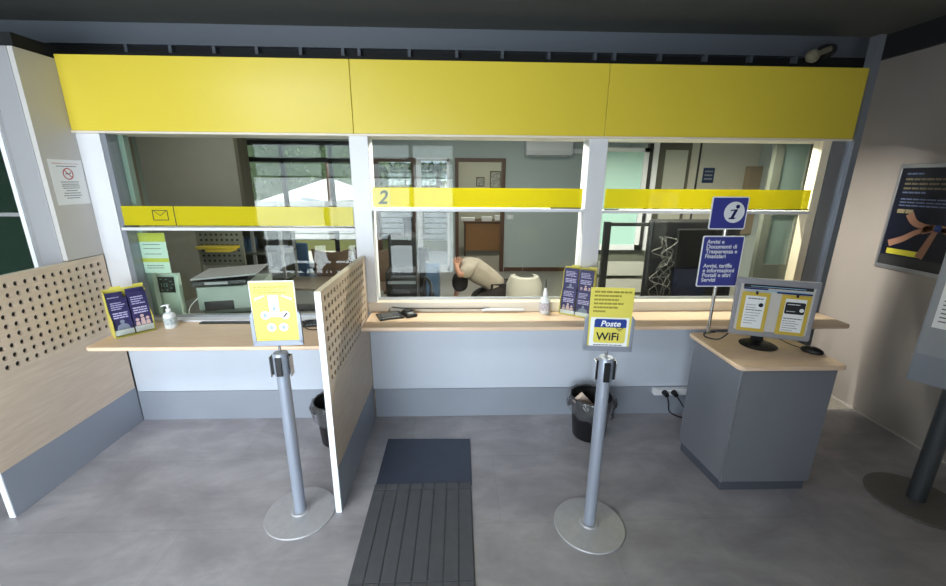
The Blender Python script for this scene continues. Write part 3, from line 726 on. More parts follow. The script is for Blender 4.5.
ct.location = (.80, -.245, .225); ct.rotation_euler = (R(12), R(-42), R(8)); tag(ct, 'pale pink carton sticking up in the waste bin under the counter', 'carton')

# socket strip under counter
so = thing('socket_strip', 'white socket strip with two black plugs under the counter by the desk', 'socket strip', (1.40, -.004, .19))
MB().box(-.05, .36, -.045, 0, -.025, .02).build('housing', SWHITE, so, bevel=.006)
for xx in (.02, .085):
    MB().cyl((xx, -.045, 0), (xx, -.085, -.003), .02, .015).build('plug', BLACK, so, smooth=True)
tag(MB().tube(spline([(1.42, -.09, .187), (1.42, -.12, .15), (1.44, -.11, .08), (1.52, -.10, .03), (1.62, -.10, .02)]), .0045).build('power_cord', BLACK, smooth=True), 'black power cord hanging from the left plug under the counter', 'cord')
tag(MB().tube(spline([(1.485, -.09, .187), (1.49, -.13, .17), (1.53, -.13, .12), (1.60, -.12, .10)]), .0045).build('power_cord', BLACK, smooth=True), 'black power cord from the right plug running behind the desk', 'cord')

# ------------------------------------------------------------------ right wall poster and notice board stand
po = thing('framed_poster', 'dark framed poster with joined hands hanging on the right wall', 'poster', (2.884, -.11, 1.38), -PI/2)
b = MB(); b.box(-.25, .25, -.012, 0, .31, .335).box(-.25, .25, -.012, 0, -.335, -.31).box(-.25, -.235, -.012, 0, -.31, .31).box(.235, .25, -.012, 0, -.31, .31)
b.build('frame', ALU, po, bevel=.002)
pp = MB().box(-.235, .235, -.006, -.001, -.31, .31).build('poster_sheet', NAVYD, po)
b = MB()
for k in range(3): lines(b, -.20, .2, .235-k*.028, .013, -.0062, 8)
b.build('headline', mat('gold_print', (110, 104, 84), .5), pp)
b = MB(); lines(b, -.2, -.06, .155, .010, -.0062, 4)
for k in range(3): lines(b, -.2, .2, .115-k*.02, .008, -.0062, 9)
lines(b, -.2, -.1, .27, .01, -.0062, 3)
b.build('printed_text', mat('blue_print', (96, 112, 150), .5), pp)
b = MB(); b.box(-.2, -.155, -.0066, -.006, .03, .055).box(-.15, -.105, -.0066, -.006, .03, .055); b.build('badges', mat('badge', (150, 140, 110), .5), pp)
b = MB(); b.box(-.2, .0, -.0066, -.006, -.235, -.20); b.build('yellow_bar', mat('yellow_print', (206, 200, 60), .5), pp)
b = MB(); b.box(-.235, .235, -.0066, -.006, -.31, -.245); b.build('grey_footer', DARK, pp)
# printed hands: tapered arms reaching to a blue knot
b = MB()
def arm(pts, wds):
    P_ = spline([(p_[0], 0, p_[1]) for p_ in pts], 5); n = len(P_); L_ = []; Rr = []
    for i, q in enumerate(P_):
        d = (P_[min(i+1, n-1)]-P_[max(i-1, 0)]).normalized(); nn = Vector((-d.z, 0, d.x)); w_ = wds[0]+(wds[1]-wds[0])*i/(n-1)
        L_.append(q+nn*w_); Rr.append(q-nn*w_)
    for i in range(n-1): b.poly([(v.x, -.0068, v.z) for v in (L_[i], L_[i+1], Rr[i+1], Rr[i])])
arm([(-.2, -.17), (-.12, -.13), (-.05, -.08), (.03, -.05)], (.022, .012))
arm([(.0, -.235), (.02, -.17), (.04, -.10), (.055, -.06)], (.024, .013))
arm([(-.12, .03), (-.08, -.02), (-.02, -.04), (.03, -.04)], (.024, .012))
arm([(.235, -.14), (.19, -.09), (.13, -.06), (.08, -.05)], (.024, .012))
for k in range(4):
    arm([(-.02, -.085+.012*k), (.02, -.07+.012*k), (.045, -.06+.01*k)], (.005, .004)); arm([(.14, -.08+.012*k), (.10, -.065+.01*k), (.07, -.055+.008*k)], (.005, .004))
b.build('printed_hands', mat('print_hands', (160, 118, 98), .5), pp)
b = MB(); arm([(.235, .0), (.17, .0), (.11, -.03)], (.045, .018)); b.build('printed_sleeve', mat('print_sleeve', (128, 138, 140), .5), pp)
b = MB(); disc(b, .06, -.045, .022, -.0074, -.0066, 14); b.build('printed_knot', mat('print_knot', (40, 66, 130), .5), pp)

nb = thing('notice_board_stand', 'grey notice board with white sheets on a thick round pole at far right', 'notice board', (2.385, -.85, 0), R(-60))
MB().lathe([(0, 0), (.20, 0), (.203, .005), (.199, .010), (.08, .014), (0, .014)], seg=64, cap=False).build('base', BASED, nb, smooth=True)
MB().cyl((0, 0, .012), (0, 0, 1.3), .0375, seg=32).build('pole', POLED, nb, smooth=True)
b = MB(); b.box(-.155, .42, -.085, -.045, .655, 1.75); b.build('board', mat('board_grey', (136, 142, 152), .4, metal=.2), nb, bevel=.004)
MB().box(-.147, .41, -.088, -.085, .80, 1.74).build('board_face', mat('board_face', (150, 154, 160), .4), nb)
for i in range(2):
    for j in range(2):
        xa = -.125+i*.24; za = .94+j*.32
        s_ = MB().box(xa, xa+.225, -.0905, -.088, za, za+.305).build('notice_sheet', PAPER, nb)
        b = MB()
        for k in range(13): lines(b, xa+.015, xa+.205, za+.27-k*.02, .006, -.0905, 7)
        b.build('printed_text', PRINT, s_)
struct(MB().box(2.872, 2.885, -3.6, .55, 0, .012).build('baseboard_right_wall', mat('light_trim', (190, 186, 182), .5)))

# ------------------------------------------------------------------ security camera
sc_ = thing('security_camera', 'beige dome headed security camera on an arm under the dark beam', 'security camera', (2.40, .36, 2.44))
MB().cyl((0.06, .1, 0.0), (.02, .0, -.01), .05, .035).build('mount', BLACK, sc_, smooth=True)
MB().cyl((.0, -.01, -.01), (-.12, -.07, -.055), .018, .016).build('arm', mat('beige_plastic', (150, 144, 122), .4), sc_, smooth=True)
b = MB(); b.lathe([(0, -.034), (.022, -.030), (.038, -.012), (.04, .006), (.03, .026), (0, .034)], seg=28, cap=False, M=Matrix.Translation((-.165, -.09, -.075)) @ Matrix.Rotation(R(70), 4, 'X'))
b.build('head', bpy.data.materials['beige_plastic'], sc_, smooth=True)

# ------------------------------------------------------------------ things in the office: left window
pn = thing('price_sheet', 'pale green and yellow sheet stuck inside the left service window', 'notice', (-1.93, .084, 1.12))
pn.rotation_euler = (0, 0, 0)
MB().box(-.087, .087, -.001, .001, -.11, .145).build('sheet', PAPERG, pn)
b = MB(); b.box(-.087, .087, -.0016, -.001, .09, .145).box(-.087, .087, -.0016, -.001, -.04, -.015); b.build('yellow_bands', mat('lime_print', (186, 190, 70), .6), pn)
b = MB()
for zz in (.07, .045, .01, -.065, -.08): lines(b, -.055, .05, zz, .005, -.0012, 6)
b.build('printed_text', PRINT, pn)
qd = thing('ticket_display', 'pale green panel with a small dark number display behind the left window', 'display', (-1.955, .143, .686))
MB().prism([(-.09, 0, 0), (-.09, .05, 0), (-.09, .05, .30), (-.09, .02, .30)], (.18, 0, 0)).build('panel', PAPERG, qd, bevel=.003)
M_ = None
sc2 = MB().box(-.066, .066, -.004, .002, .175, .28).build('dark_display', mat('dark_display', (14, 26, 30), .3), qd); sc2.rotation_euler = (R(-3.5), 0, 0)
text('112', .034, mat('pale_digits', (120, 170, 160), .4), sc2, (0, -.0045, .215), bold=.0)
b = MB()
for i in range(10):
    a = 2*PI*i/10; b.box(.055*math.cos(a)-.006, .055*math.cos(a)+.006, .0-.005, -.004, .228+.038*math.sin(a)-.003, .228+.038*math.sin(a)+.003)
b.build('display_dots', mat('pale_dots', (110, 160, 150), .4), sc2)
# printer
pt = thing('printer', 'grey green desktop printer with a raised lid behind the left window', 'printer', (-1.59, .22, .685), R(12))
b = MB(); b.box(-.19, .21, 0, .38, .03, .20).box(-.17, .19, .03, .36, 0, .03); b.build('body', PRN, pt, bevel=.01)
MB().box(-.15, .03, -.004, .05, .035, .10).build('paper_slot', BLACK, pt)
MB().box(-.20, .13, -.02, .30, .215, .245).build('lower_tray', BLACK, pt, bevel=.004)
MB().prism([(-.2, -.03, .255), (.2, -.03, .275), (.2, .32, .275), (-.2, .32, .255)], (0, 0, .012)).build('lid', LGREY, pt, bevel=.003)
MB().box(-.12, .02, -.03, -.022, .222, .24).build('label_strip', LGREY, pt)
tag(MB().tube(spline([(-1.70, .21, .86), (-1.76, .19, .82), (-1.82, .17, .76), (-1.84, .165, .70)]), .0025).build('printer_cable', SWHITE, smooth=True), 'thin white cable hanging down the front of the printer', 'cable')
sp = thing('desk_divider', 'perforated grey desk screen with a yellow form holder behind the printer', 'screen', (-2.02, .92, .685))
b = MB(); b.box(-.16, -.145, 0, .02, 0, .52).box(.20, .215, 0, .02, 0, .52).box(-.145, .2, 0, .02, .505, .52).box(-.145, .2, .004, .008, .2, .505); b.build('frame', mat('screen_frame', (118, 116, 104), .5), sp)
b = MB()
for i in range(8):
    for j in range(6): disc(b, -.12+i*.042, .24+j*.044, .010, .002, .0042, 8)
b.build('hole_pattern', BLACK, sp)
MB().box(-.11, .19, -.11, -.0, .355, .375).build('form_holder', mat('ochre', (196, 170, 40), .6), sp)
MB().box(-.02, .17, -.13, -.02, .336, .352).build('lower_forms', mat('ochre2', (206, 176, 60), .6), sp)
cb = thing('steel_shelving', 'tall grey steel shelving beside the glazing in the left office', 'shelving', (-2.05, 1.35, 0))
b = MB()
for xx in (-.17, .10, .36): b.box(xx, xx+.025, 0, .025, 0, 1.22).box(xx, xx+.025, .3, .325, 0, 1.22)
b.build('uprights', LGREY, cb)
for zz in (.4, .65, .9, 1.2): MB().box(-.17, .385, 0, .325, zz, zz+.02).build('shelf', mat('shelf_grey', (100, 104, 98), .5), cb)
MB().box(-.17, .385, .315, .325, .1, 1.2).build('back_panel', mat('shelf_back', (66, 66, 60), .7), cb)
for i, (xx, zz, w_, h_) in enumerate(((.13, .67, .1, .07), (.24, .92, .1, .1), (-.1, .92, .15, .12), (.15, .42, .16, .16))):
    tag(MB().box(-2.05+xx, -2.05+xx+w_, 1.38, 1.58, zz, zz+h_).build('file_box', (LGREY, DARK, CBLUE, DARK)[i], bevel=.004),
        ('small grey box on the middle shelf of the steel shelving', 'dark box on the upper right shelf of the steel shelving', 'blue grey box on the upper left shelf of the steel shelving', 'dark box on the lowest shelf of the steel shelving')[i], 'box')
# keyboard on the worktop
kb = thing('keyboard', 'dark keyboard on the grey worktop beside the printer', 'keyboard', (-1.20, .33, .685), R(6))
MB().box(-.2, .2, -.07, .07, 0, .018).build('body', BLACK, kb, bevel=.004)
b = MB()
for i in range(15):
    for j in range(5): b.box(-.19+i*.0255, -.19+i*.0255+.021, -.06+j*.024, -.06+j*.024+.019, .018, .022)
b.build('keys', DARK, kb)
for (x_, y_, a_, lb_) in ((-.90, .36, 20, 'loose white papers on the worktop, right of the keyboard'), (-.82, .56, -15, 'loose white papers near the back of the worktop')):
    q = MB().box(-.105, .105, -.14, .14, 0, .004).build('paper_stack', PAPER); q.location = (x_, y_, .685); q.rotation_euler = (0, 0, R(a_)); tag(q, lb_, 'papers')
# chairs added in the office as stand-ins for the reflected waiting chairs
def wicker(loc, rz, lab):
    t = thing('mirrored_chair_standin', lab, 'chair', loc, rz, 'stand-ins for the reflected brown chairs')
    MB().prism([(-.17, .16, .56), (.17, .16, .56), (.20, .20, .92), (.09, .21, .895), (0, .21, .885), (-.09, .21, .895), (-.20, .20, .92)], (0, .03, 0)).build('backrest', CHAIRW, t, bevel=.008)
    MB().box(-.2, .2, -.22, .18, .42, .46).build('seat', CHAIRW, t, bevel=.012)
    for sx_ in (-1, 1):
        for yy, hh in ((-.2, .42), (.17, .60)): MB().cyl((sx_*.18, yy, 0), (sx_*.17, yy, hh), .015, .018).build('leg', CHAIRW, t)
    return t
wicker((-1.285, 1.8, 0), R(180), 'brown stand-in for a reflected chair, before the office glazing, left of the pair')
wicker((-.86, 1.85, 0), R(172), 'brown stand-in for a reflected chair, before the office glazing, right of the pair')
tb = thing('meeting_table', 'grey brown table between the worktop and the brown chairs', 'table', (-1.37, 1.30, 0))
MB().box(-.26, .45, -.25, .22, .62, .65).build('table_top', mat('taupe_top', (128, 118, 106), .4), tb, bevel=.005)
for a_, c_ in ((-.22, -.2), (.4, -.2), (-.22, .18), (.4, .18)): MB().cyl((a_, c_, 0), (a_, c_, .62), .02).build('leg', DARK, tb)
bc = thing('blue_chair', 'blue plastic chair beside the steel shelving in the left office', 'chair', (-1.78, 2.2, 0), R(160))
MB().box(-.2, .2, .17, .2, .52, .92).build('backrest', CBLUE, bc, bevel=.02); MB().box(-.2, .2, -.2, .2, .42, .46).build('seat', CBLUE, bc, bevel=.02)
for a_, c_ in ((-.17, -.17), (.17, -.17), (-.17, .17), (.17, .17)): MB().cyl((a_, c_, 0), (a_*.95, c_*.95, .43), .013).build('leg', ALU, bc)
t = thing('round_bin', 'round blue grey tub standing on the table behind the left window', 'tub', (-1.02, 1.2, .65)); MB().lathe([(0, 0), (.09, 0), (.12, .05), (.125, .055), (.115, .055), (.088, .006), (0, .006)], seg=28, cap=False).build('tub', CBLUE, t, smooth=True)

for x_, a_, lb_ in ((-2.31, 6, 'brown waiting chair by the shop front, reflected left in the glass'), (-1.78, -8, 'brown waiting chair by the shop front, reflected right in the glass')):
    t = thing('waiting_chair', lb_, 'chair', (x_, -3.25, 0), R(a_), 'brown waiting chairs by the shop front')
    MB().prism([(-.14, -.16, .42), (.14, -.16, .42), (.18, -.20, .72), (.09, -.21, .70), (0, -.21, .69), (-.09, -.21, .70), (-.18, -.20, .72)], (0, .03, 0)).build('backrest', CHAIRW, t, bevel=.008)
    MB().box(-.18, .18, -.18, .2, .34, .38).build('seat', CHAIRW, t, bevel=.012)
    for sx_ in (-1, 1):
        for yy in (-.15, .17): MB().cyl((sx_*.15, yy, 0), (sx_*.15, yy, .34), .02).build('leg', CHAIRW, t)

# ------------------------------------------------------------------ office things: middle window
ac = thing('air_conditioner', 'white split air conditioner high on the far office wall', 'air conditioner', (1.50, 4.7, 1.98))
MB().prism([(-.39, -.02, .0), (-.39, -.17, .02), (-.39, -.20, .09), (-.39, -.19, .25), (-.39, 0, .27), (-.39, 0, 0)], (.78, 0, 0)).build('casing', WHITE, ac, bevel=.01)
MB().box(-.35, .35, -.175, -.12, .002, .018).build('louvre', LGREY, ac)
tag(MB().box(1.895, 2.6, 4.64, 4.7, 2.03, 2.11).build('pipe_duct', WHITE, bevel=.005), 'white pipe duct running right from the air conditioner', 'duct')
sw = thing('light_switch', 'white light switch plate on the far wall right of the doorway', 'switch', (.90, 4.7, .97)); MB().box(-.06, .06, -.012, 0, -.04, .04).build('plate', WHITE, sw, bevel=.003); MB().box(-.02, .02, -.016, -.012, -.025, .025).build('rocker', SWHITE, sw)
for i, (xx, zz, w_, h_) in enumerate(((.88, 1.60, .26, .40), (.52, 1.55, .2, .22))):
    f_ = thing('framed_picture', ('taller framed print on the wall seen through the doorway', 'smaller framed print on the wall seen through the doorway')[i], 'picture', (xx, 7.598, zz))
    b = MB(); b.box(-w_/2, w_/2, -.02, 0, h_/2-.02, h_/2).box(-w_/2, w_/2, -.02, 0, -h_/2, -h_/2+.02).box(-w_/2, -w_/2+.02, -.02, 0, -h_/2, h_/2).box(w_/2-.02, w_/2, -.02, 0, -h_/2, h_/2); b.build('frame', mat('thin_bronze', (96, 84, 66), .5), f_)
    MB().box(-w_/2+.02, w_/2-.02, -.006, 0, -h_/2+.02, h_/2-.02).build('print', mat('print_art', (196, 196, 186), .6, rgb2=(140, 140, 134), scale=18), f_)
dk = thing('back_room_desk', 'brown wooden desk in the room beyond the doorway', 'desk', (.85, 6.2, 0))
MB().box(-.75, .85, 0, .7, .70, .74).build('desk_top', BRN, dk); MB().box(-.73, .83, .02, .05, .12, .70).build('modesty_panel', mat('brown_panel', (156, 112, 70), .5), dk); MB().box(-.73, -.70, 0, .68, 0, .70).build('side_panel', BRN, dk); MB().box(.80, .83, 0, .68, 0, .70).build('side_panel', BRN, dk)
for i, (xx, yy, ww) in enumerate(((.05, 6.4, .3), (.5, 6.35, .22), (.8, 6.5, .25))):
    tag(MB().box(xx, xx+ww, yy, yy+.22, .74, .80+.02*i).build('paper_pile', PAPER), ('left pile of papers on the brown desk', 'middle pile of papers on the brown desk', 'right pile of papers on the brown desk')[i], 'papers', 'paper piles on the brown desk')

# blue grey cabinet, black stand, black office chair
bx = thing('blue_cabinet', 'low blue grey cabinet on the office floor before the glazed door', 'cabinet', (-.40, 2.0, 0))
MB().box(-.17, .17, 0, .35, 0, .62).build('body', CBLUE, bx, bevel=.01); MB().box(-.15, .15, -.008, 0, .05, .58).build('door', CBLUE, bx); MB().box(.09, .12, -.02, -.008, .3, .36).build('handle', DARK, bx)
st = thing('coat_stand', 'tall black stand with star base behind the middle window', 'stand', (-.38, 1.6, 0))
MB().cyl((0, 0, .04), (0, 0, .93), .045, .04).build('column', BLACK, st, smooth=True)
for k in range(5): MB().cyl((0, 0, .30), (.15*math.cos(k*1.2566), .15*math.sin(k*1.2566), .02), .028, .014).build('foot', BLACK, st)
MB().box(-.07, .07, -.03, .03, .80, .93).build('head_bracket', BLACK, st, bevel=.01)
oc = thing('office_chair', 'black high backed office chair at the left of the middle window', 'chair', (-.55, 1.08, 0), R(200))
bm_ = MB().box(-.16, .10, .10, .17, .52, 1.16).build('backrest', BLACK, oc, bevel=.04, bseg=4)
MB().box(-.24, .24, -.25, .18, .42, .50).build('seat', BLACK, oc, bevel=.03, bseg=3)
MB().cyl((0, 0, .06), (0, 0, .42), .03).build('gas_lift', DARK, oc)
for k in range(5): MB().cyl((0, 0, .09), (.27*math.cos(k*1.2566), .27*math.sin(k*1.2566), .05), .022, .015).build('foot', BLACK, oc)
for s_ in (-1, 1): MB().tube(spline([(s_*.24, .1, .47), (s_*.28, .1, .66), (s_*.28, -.15, .68), (s_*.25, -.18, .48)]), .014).build('armrest', BLACK, oc, smooth=True)
pr_ = thing('desk_rack', 'dark letter rack with papers on the worktop behind the middle window', 'letter rack', (-.41, .30, .69))
b = MB()
for zz in (0, .09, .18, .27): b.box(-.11, .11, 0, .2, zz, zz+.005)
for xx in (-.11, .105): b.box(xx, xx+.005, 0, .2, 0, .275)
b.build('frame', BLACK, pr_); MB().box(-.10, .10, .01, .19, .185, .205).build('papers', LGREY, pr_); MB().box(-.09, .09, -.005, .19, .006, .06).build('document_pile', PRN, pr_)
# tub chair
tc = thing('tub_chair', 'low beige tub chair with rounded back beside the crouching person', 'chair', (.70, 1.68, .03), R(0))
b = MB(); n = 24; 
def arc_pts(r, rz_, z):
    return [(r*math.cos(a), rz_*math.sin(a), z) for a in [PI*1.12-(PI*1.24)*k/n for k in range(n+1)]]
prof = [(.165, .14, .20), (.195, .165, .36), (.19, .17, .50), (.15, .165, .585), (.10, .15, .60)]
rg = [[b.bm.verts.new((p_[0], -p_[1] if False else p_[1]*-1+.0, p_[2])) for p_ in arc_pts(*q)] for q in prof]
for a_, c_ in zip(rg, rg[1:]):
    for k in range(n): b.bm.faces.new((a_[k], a_[k+1], c_[k+1], c_[k]))
o = b.build('shell_back', mat('beige_plastic_shell', (206, 202, 190), .5), tc, smooth=True); sm = o.modifiers.new('s', 'SOLIDIFY'); sm.thickness = .015
MB().lathe([(0, .28), (.16, .28), (.17, .30), (.16, .33), (0, .34)], seg=28, cap=False).build('seat', bpy.data.materials['beige_plastic_shell'], tc, smooth=True)
for k in range(4): MB().cyl((.12*math.cos(k*PI/2+.78), .12*math.sin(k*PI/2+.78), .28), (.16*math.cos(k*PI/2+.78), .16*math.sin(k*PI/2+.78), 0), .012).build('leg', ALU, tc)

# ------------------------------------------------------------------ crouching person
def skin_body(name, verts, edges, radii, m, parent=None, root=0, sub=2):
    me = bpy.data.meshes.new(name); me.from_pydata(verts, edges, []); me.materials.append(m)
    o = bpy.data.objects.new(name, me); col.objects.link(o)
    if parent is not None: o.parent = parent
    sk = o.modifiers.new('skin', 'SKIN'); sk.use_smooth_shade = True
    me.skin_vertices.new() if not me.skin_vertices else None
    for i, r in enumerate(radii):
        v = me.skin_vertices[0].data[i]; v.radius = (r, r) if not isinstance(r, tuple) else r; v.use_root = (i == root)
    ss = o.modifiers.new('sub', 'SUBSURF'); ss.levels = sub; ss.render_levels = sub
    bpy.context.view_layer.update()
    me2 = bpy.data.meshes.new_from_object(o.evaluated_get(bpy.context.evaluated_depsgraph_get()))
    o.modifiers.clear(); o.data = me2
    for f in me2.polygons: f.use_smooth = True
    return o
pe = thing('person', 'person in a beige shirt and dark trousers kneeling bent forward, hand at the head', 'person', (0, 2.15, 0))
# one continuous body: pelvis root, spine, neck, head, arms, legs (faces -x, bent forward)
V_ = [(.50, 0, .34), (.38, 0, .45), (.25, 0, .56), (.12, 0, .62), (.04, 0, .56), (.02, 0, .50), (.01, 0, .43), (.02, 0, .35),
      (.10, -.17, .63), (.01, -.25, .56), (-.03, -.18, .66), (-.01, -.13, .66),
      (.10, .17, .62), (.0, .24, .38), (-.05, .16, .16), (-.08, .15, .09),
      (.50, -.11, .32), (.20, -.15, .22), (.16, -.15, .09), (.48, -.14, .06), (.57, -.14, .05),
      (.50, .11, .32), (.20, .15, .22), (.16, .15, .09), (.48, .14, .06), (.57, .14, .05)]
E_ = [(0, 1), (1, 2), (2, 3), (3, 4), (4, 5), (5, 6), (6, 7), (3, 8), (8, 9), (9, 10), (10, 11), (3, 12), (12, 13), (13, 14), (14, 15),
      (0, 16), (16, 17), (17, 18), (18, 19), (19, 20), (0, 21), (21, 22), (22, 23), (23, 24), (24, 25)]
RR = [.10, .09, .09, .085, .05, .06, .075, .05, .045, .04, .027, .022, .06, .04, .027, .022, .09, .07, .052, .042, .03, .09, .07, .052, .042, .03]
body = skin_body('body', V_, E_, RR, SKIN, pe)
SV = [(.48, 0, .33), (.40, 0, .42), (.26, 0, .54), (.13, 0, .61), (.06, 0, .60), (.10, -.17, .62), (.02, -.235, .57), (.10, .17, .62), (.02, .23, .46), (.24, 0, .40)]
skin_body('shirt', SV, [(0, 1), (1, 2), (2, 3), (3, 4), (3, 5), (5, 6), (3, 7), (7, 8), (2, 9)], [.15, .15, .155, .15, .10, .095, .07, .095, .07, .13], SHIRT, pe, sub=2)
TVv = [(.50, 0, .32), (.50, -.11, .31), (.20, -.15, .22), (.16, -.15, .09), (.46, -.14, .06), (.50, .11, .31), (.20, .15, .22), (.16, .15, .09), (.46, .14, .06)]
skin_body('trousers', TVv, [(0, 1), (1, 2), (2, 3), (3, 4), (0, 5), (5, 6), (6, 7), (7, 8)], [.13, .11, .09, .07, .06, .11, .09, .07, .06], TROU, pe)
skin_body('hair', [(.03, -.01, .55), (.015, -.02, .47), (.01, -.02, .40), (.04, -.01, .32)], [(0, 1), (1, 2), (2, 3)], [.075, .105, .105, .07], HAIR, pe)
# hand with five fingers resting on the head
hv = [(-.03, -.19, .65), (-.02, -.165, .675)]
he = [(0, 1)]; hr = [.02, .03]
for k in range(5):
    b0 = len(hv); a = -.5+k*.25; ln = (.05, .07, .075, .07, .055)[k]
    p0 = Vector((-.02+a*.05, -.155, .685)); p1 = p0+Vector((a*.04, .01, ln*.55)); p2 = p1+Vector((a*.02+.012, .015, ln*.45))
    hv += [tuple(p0), tuple(p1), tuple(p2)]; he += [(1, b0), (b0, b0+1), (b0+1, b0+2)]; hr += [.010, .009, .007]
skin_body('hand', hv, he, hr, SKIN, pe, root=1)

# ------------------------------------------------------------------ office things: right window
gl = thing('frosted_casement', 'open white casement with frosted teal glass at left of right window', 'casement window', (1.32, 1.35, 0))
b = MB(); b.box(-.05, .43, 0, .05, 1.855, 1.89).box(-.05, .04, 0, .05, .95, 1.89).box(.385, .43, 0, .05, .95, 1.89).box(-.05, .43, 0, .05, .95, 1.0); b.build('frame', WHITE, gl)
MB().box(.04, .385, .02, .03, 1.0, 1.855).build('frosted_pane', TEAL, gl)
MB().box(.465, .51, -.02, .06, .95, 1.95).build('white_bar', WHITE, gl)
MB().box(.43, .465, .0, .05, .95, 1.93).build('dark_gap', BLACK, gl)
struct(MB().box(1.2, 1.86, 1.42, 1.5, 0, .95).build('wall_under_casement', mat('olive_lower_wall', (104, 108, 96), .8)))
b = MB(); b.box(1.89, 1.965, 1.48, 1.56, 0, 1.95).box(2.2, 2.215, 1.48, 1.56, 0, 1.95).box(1.965, 2.2, 1.48, 1.56, 1.885, 1.95)
d5 = struct(b.build('door_5', mat('dark_door_frame', (92, 90, 80), .5)))
MB().box(1.965, 2.2, 1.51, 1.54, 0, 1.885).build('door_panel', mat('pale_door', (190, 190, 178), .6), d5)
struct(MB().box(2.215, 2.90, 1.5, 1.6, 0, 2.55).build('wall_office_cross', mat('warm_grey_wall', (196, 192, 180), .8)))
struct(MB().box(2.30, 2.315, 1.49, 1.5, 0, 2.55).build('trim_22', DARK))
struct(MB().box(1.2, 2.215, 1.5, 1.6, 1.95, 2.55).build('wall_above_office_door', mat('warm_grey_wall_upper', (180, 178, 168), .8)))
bs = thing('blue_plate', 'small blue information plate on the office wall behind the right window', 'plate', (2.42, 1.5, 1.655)); MB().box(-.055, .055, -.006, 0, -.07, .07).build('plate', mat('plate_blue', (30, 52, 92), .4), bs)
b = MB()
for k in range(3): lines(b, -.04, .04, .03-k*.035, .014, -.0062, 3)
b.build('printed_text', LGREY, bs)
tag(MB().box(2.78, 2.895, 1.42, 1.498, 1.10, 1.74).build('noticeboard_panel', mat('taupe_panel', (150, 134, 112), .7)), 'taupe panel on the cross wall near the inward opened casement', 'panel')
# inward opened casement on right
cs = thing('opened_casement', 'grey green glazed casement leaf standing open inside the right window', 'casement window', (2.26, .45, 0), 0)
b = MB(); b.box(0, .062, 0, .04, .62, 1.93).box(.245, .265, 0, .04, .62, 1.93).box(.062, .245, 0, .04, 1.89, 1.93).box(.062, .245, 0, .04, .62, .99).box(.062, .245, 0, .04, 1.36, 1.42)
b.build('frame', mat('grey_green_frame', (104, 108, 98), .5), cs)
MB().box(.062, .245, .016, .022, .99, 1.89).build('glass', mat('dull_green_glass', (124, 142, 136), .15), cs)
# black screens and tangle of cables
bk = thing('black_monitor', 'large black monitor seen from behind through the right window', 'monitor', (1.55, .36, .69), R(3))
MB().box(-.18, .52, 0, .05, .05, .645).build('casing', BLACK, bk, bevel=.02); MB().box(-.05, .12, .0, .10, .0, .12).build('stand', BLACK, bk, bevel=.005)
MB().box(.02, .40, -.02, 0, .30, .58).build('rear_hump', mat('satin_black', (14, 14, 16), .3), bk, bevel=.015)
MB().box(.04, .30, -.012, -.004, .07, .29).build('navy_panel', mat('dark_navy_plastic', (18, 26, 52), .4), bk)
b = MB(); rnd = random.Random(3)
for k in range(6):
    pts_ = [(1.43+rnd.uniform(-.02, .05), .31, 1.22)]
    for j in range(7): pts_.append((1.46+rnd.uniform(-.08, .09), .305+rnd.uniform(-.02, .02), 1.17-j*.055+rnd.uniform(-.03, .03)))
    pts_.append((1.49, .31, .70)); b.tube(spline(pts_, 6), .0032)
tag(b.build('cable_tangle', mat('grey_cable', (84, 84, 82), .5), smooth=True), 'tangle of grey cables hanging behind the black monitor', 'cables', kind='stuff')
tag(MB().box(1.045, 1.09, .36, .40, .69, 1.316).build('screen_post', BLACK, bevel=.003), 'black upright post behind the left end of the right window', 'post')
tag(MB().box(1.09, 1.37, .37, .39, 1.285, 1.31).build('screen_rail', BLACK, bevel=.003), 'black horizontal rail joining the post to the monitor', 'rail')
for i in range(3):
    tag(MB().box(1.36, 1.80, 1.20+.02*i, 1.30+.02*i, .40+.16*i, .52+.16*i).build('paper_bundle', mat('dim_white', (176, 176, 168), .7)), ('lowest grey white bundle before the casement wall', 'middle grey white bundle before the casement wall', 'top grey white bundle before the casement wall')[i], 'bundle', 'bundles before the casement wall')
tag(MB().box(1.34, 1.82, 1.18, 1.40, 0, .40).build('low_cupboard', mat('dim_cupboard', (110, 108, 100), .6), bevel=.005), 'low grey cupboard under the paper bundles in the right office', 'cupboard')

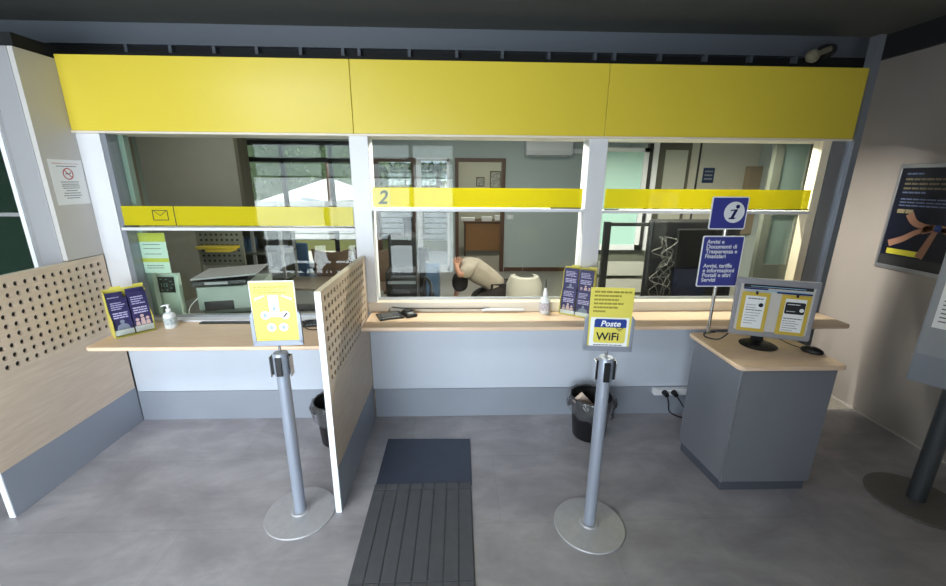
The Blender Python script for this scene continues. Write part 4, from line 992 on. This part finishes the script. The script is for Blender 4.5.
# tube lamps behind the fascia
def lamp(x0, x1, lab):
    t = thing('tube_lamp', lab, 'lamp', ((x0+x1)/2, .26, 1.86), 0, 'tube lamps behind the yellow fascia'); w_ = (x1-x0)/2
    MB().box(-w_, w_, -.03, .04, .022, .06).build('housing', WHITE, t); MB().cyl((-w_+.02, 0, .008), (w_-.02, 0, .008), .012, seg=12).build('tube', TUBE, t)
    ld = bpy.data.lights.new('tube_light', 'AREA'); ld.shape = 'RECTANGLE'; ld.size = 2*w_-.06; ld.size_y = .02; ld.energy = LAMP_W; ld.color = (1, .93, .80)
    lo = bpy.data.objects.new('tube_light', ld); col.objects.link(lo); lo.parent = t; lo.location = (0, 0, -.006); return t
LAMP_W = 40
lamp(-.46, .72, 'white tube lamp hanging behind the middle yellow fascia panel')
lamp(1.02, 2.10, 'white tube lamp hanging behind the right yellow fascia panel')

# ------------------------------------------------------------------ lights
def area(name, loc, rot, sx, sy, e, c=(1, 1, 1)):
    ld = bpy.data.lights.new(name, 'AREA'); ld.shape = 'RECTANGLE'; ld.size = sx; ld.size_y = sy; ld.energy = e; ld.color = c
    o = bpy.data.objects.new(name, ld); col.objects.link(o); o.location = loc; o.rotation_euler = rot; return o
area('shop_window_daylight', (-1.55, -3.95, .86), (R(90), 0, 0), 3.2, 1.5, 235, (.86, .92, 1))
area('office_ceiling_light', (.6, 2.6, 2.5), (0, 0, 0), 2.0, .5, 46, (1, .96, .9))
area('front_fill_light', (-1.5, -2.3, 2.5), (R(12), R(-8), 0), 1.8, .5, 42, (.95, .97, 1))  # unseen lamp added overhead to brighten counter tops and floor
area('shop_window_sky', (-1.55, -3.95, 1.86), (R(90), 0, 0), 3.0, .45, 34, (.82, .92, 1))
area('office_fill_left', (-2.6, 1.5, 2.5), (0, 0, 0), 1.2, .3, 20, (1, .96, .9))  # unseen lamp added to lift the dark wall behind the left window
area('back_room_light', (.6, 6.0, 2.45), (0, 0, 0), 1.2, .5, 22, (1, .97, .9))
sd = bpy.data.lights.new('sun', 'SUN'); sd.energy = 7; sd.angle = R(2); sd.color = (1, .95, .86)
so_ = bpy.data.objects.new('sun', sd); col.objects.link(so_); so_.rotation_euler = Vector((-.75, .30, -.85)).to_track_quat('-Z', 'Y').to_euler()
w = bpy.data.worlds.new('sky'); scn.world = w; w.use_nodes = True
nt = w.node_tree; bg = nt.nodes['Background']; bg.inputs['Color'].default_value = (.72, .84, 1, 1); bg.inputs['Strength'].default_value = 1.0

scn.view_settings.view_transform = 'Standard'; scn.view_settings.look = 'None'; scn.view_settings.gamma = 1; scn.view_settings.exposure = 0.0
scn.view_settings.use_curve_mapping = False
scn.cycles.use_denoising = True
scn.cycles.max_bounces = 10; scn.cycles.transparent_max_bounces = 16; scn.cycles.sample_clamp_indirect = 6
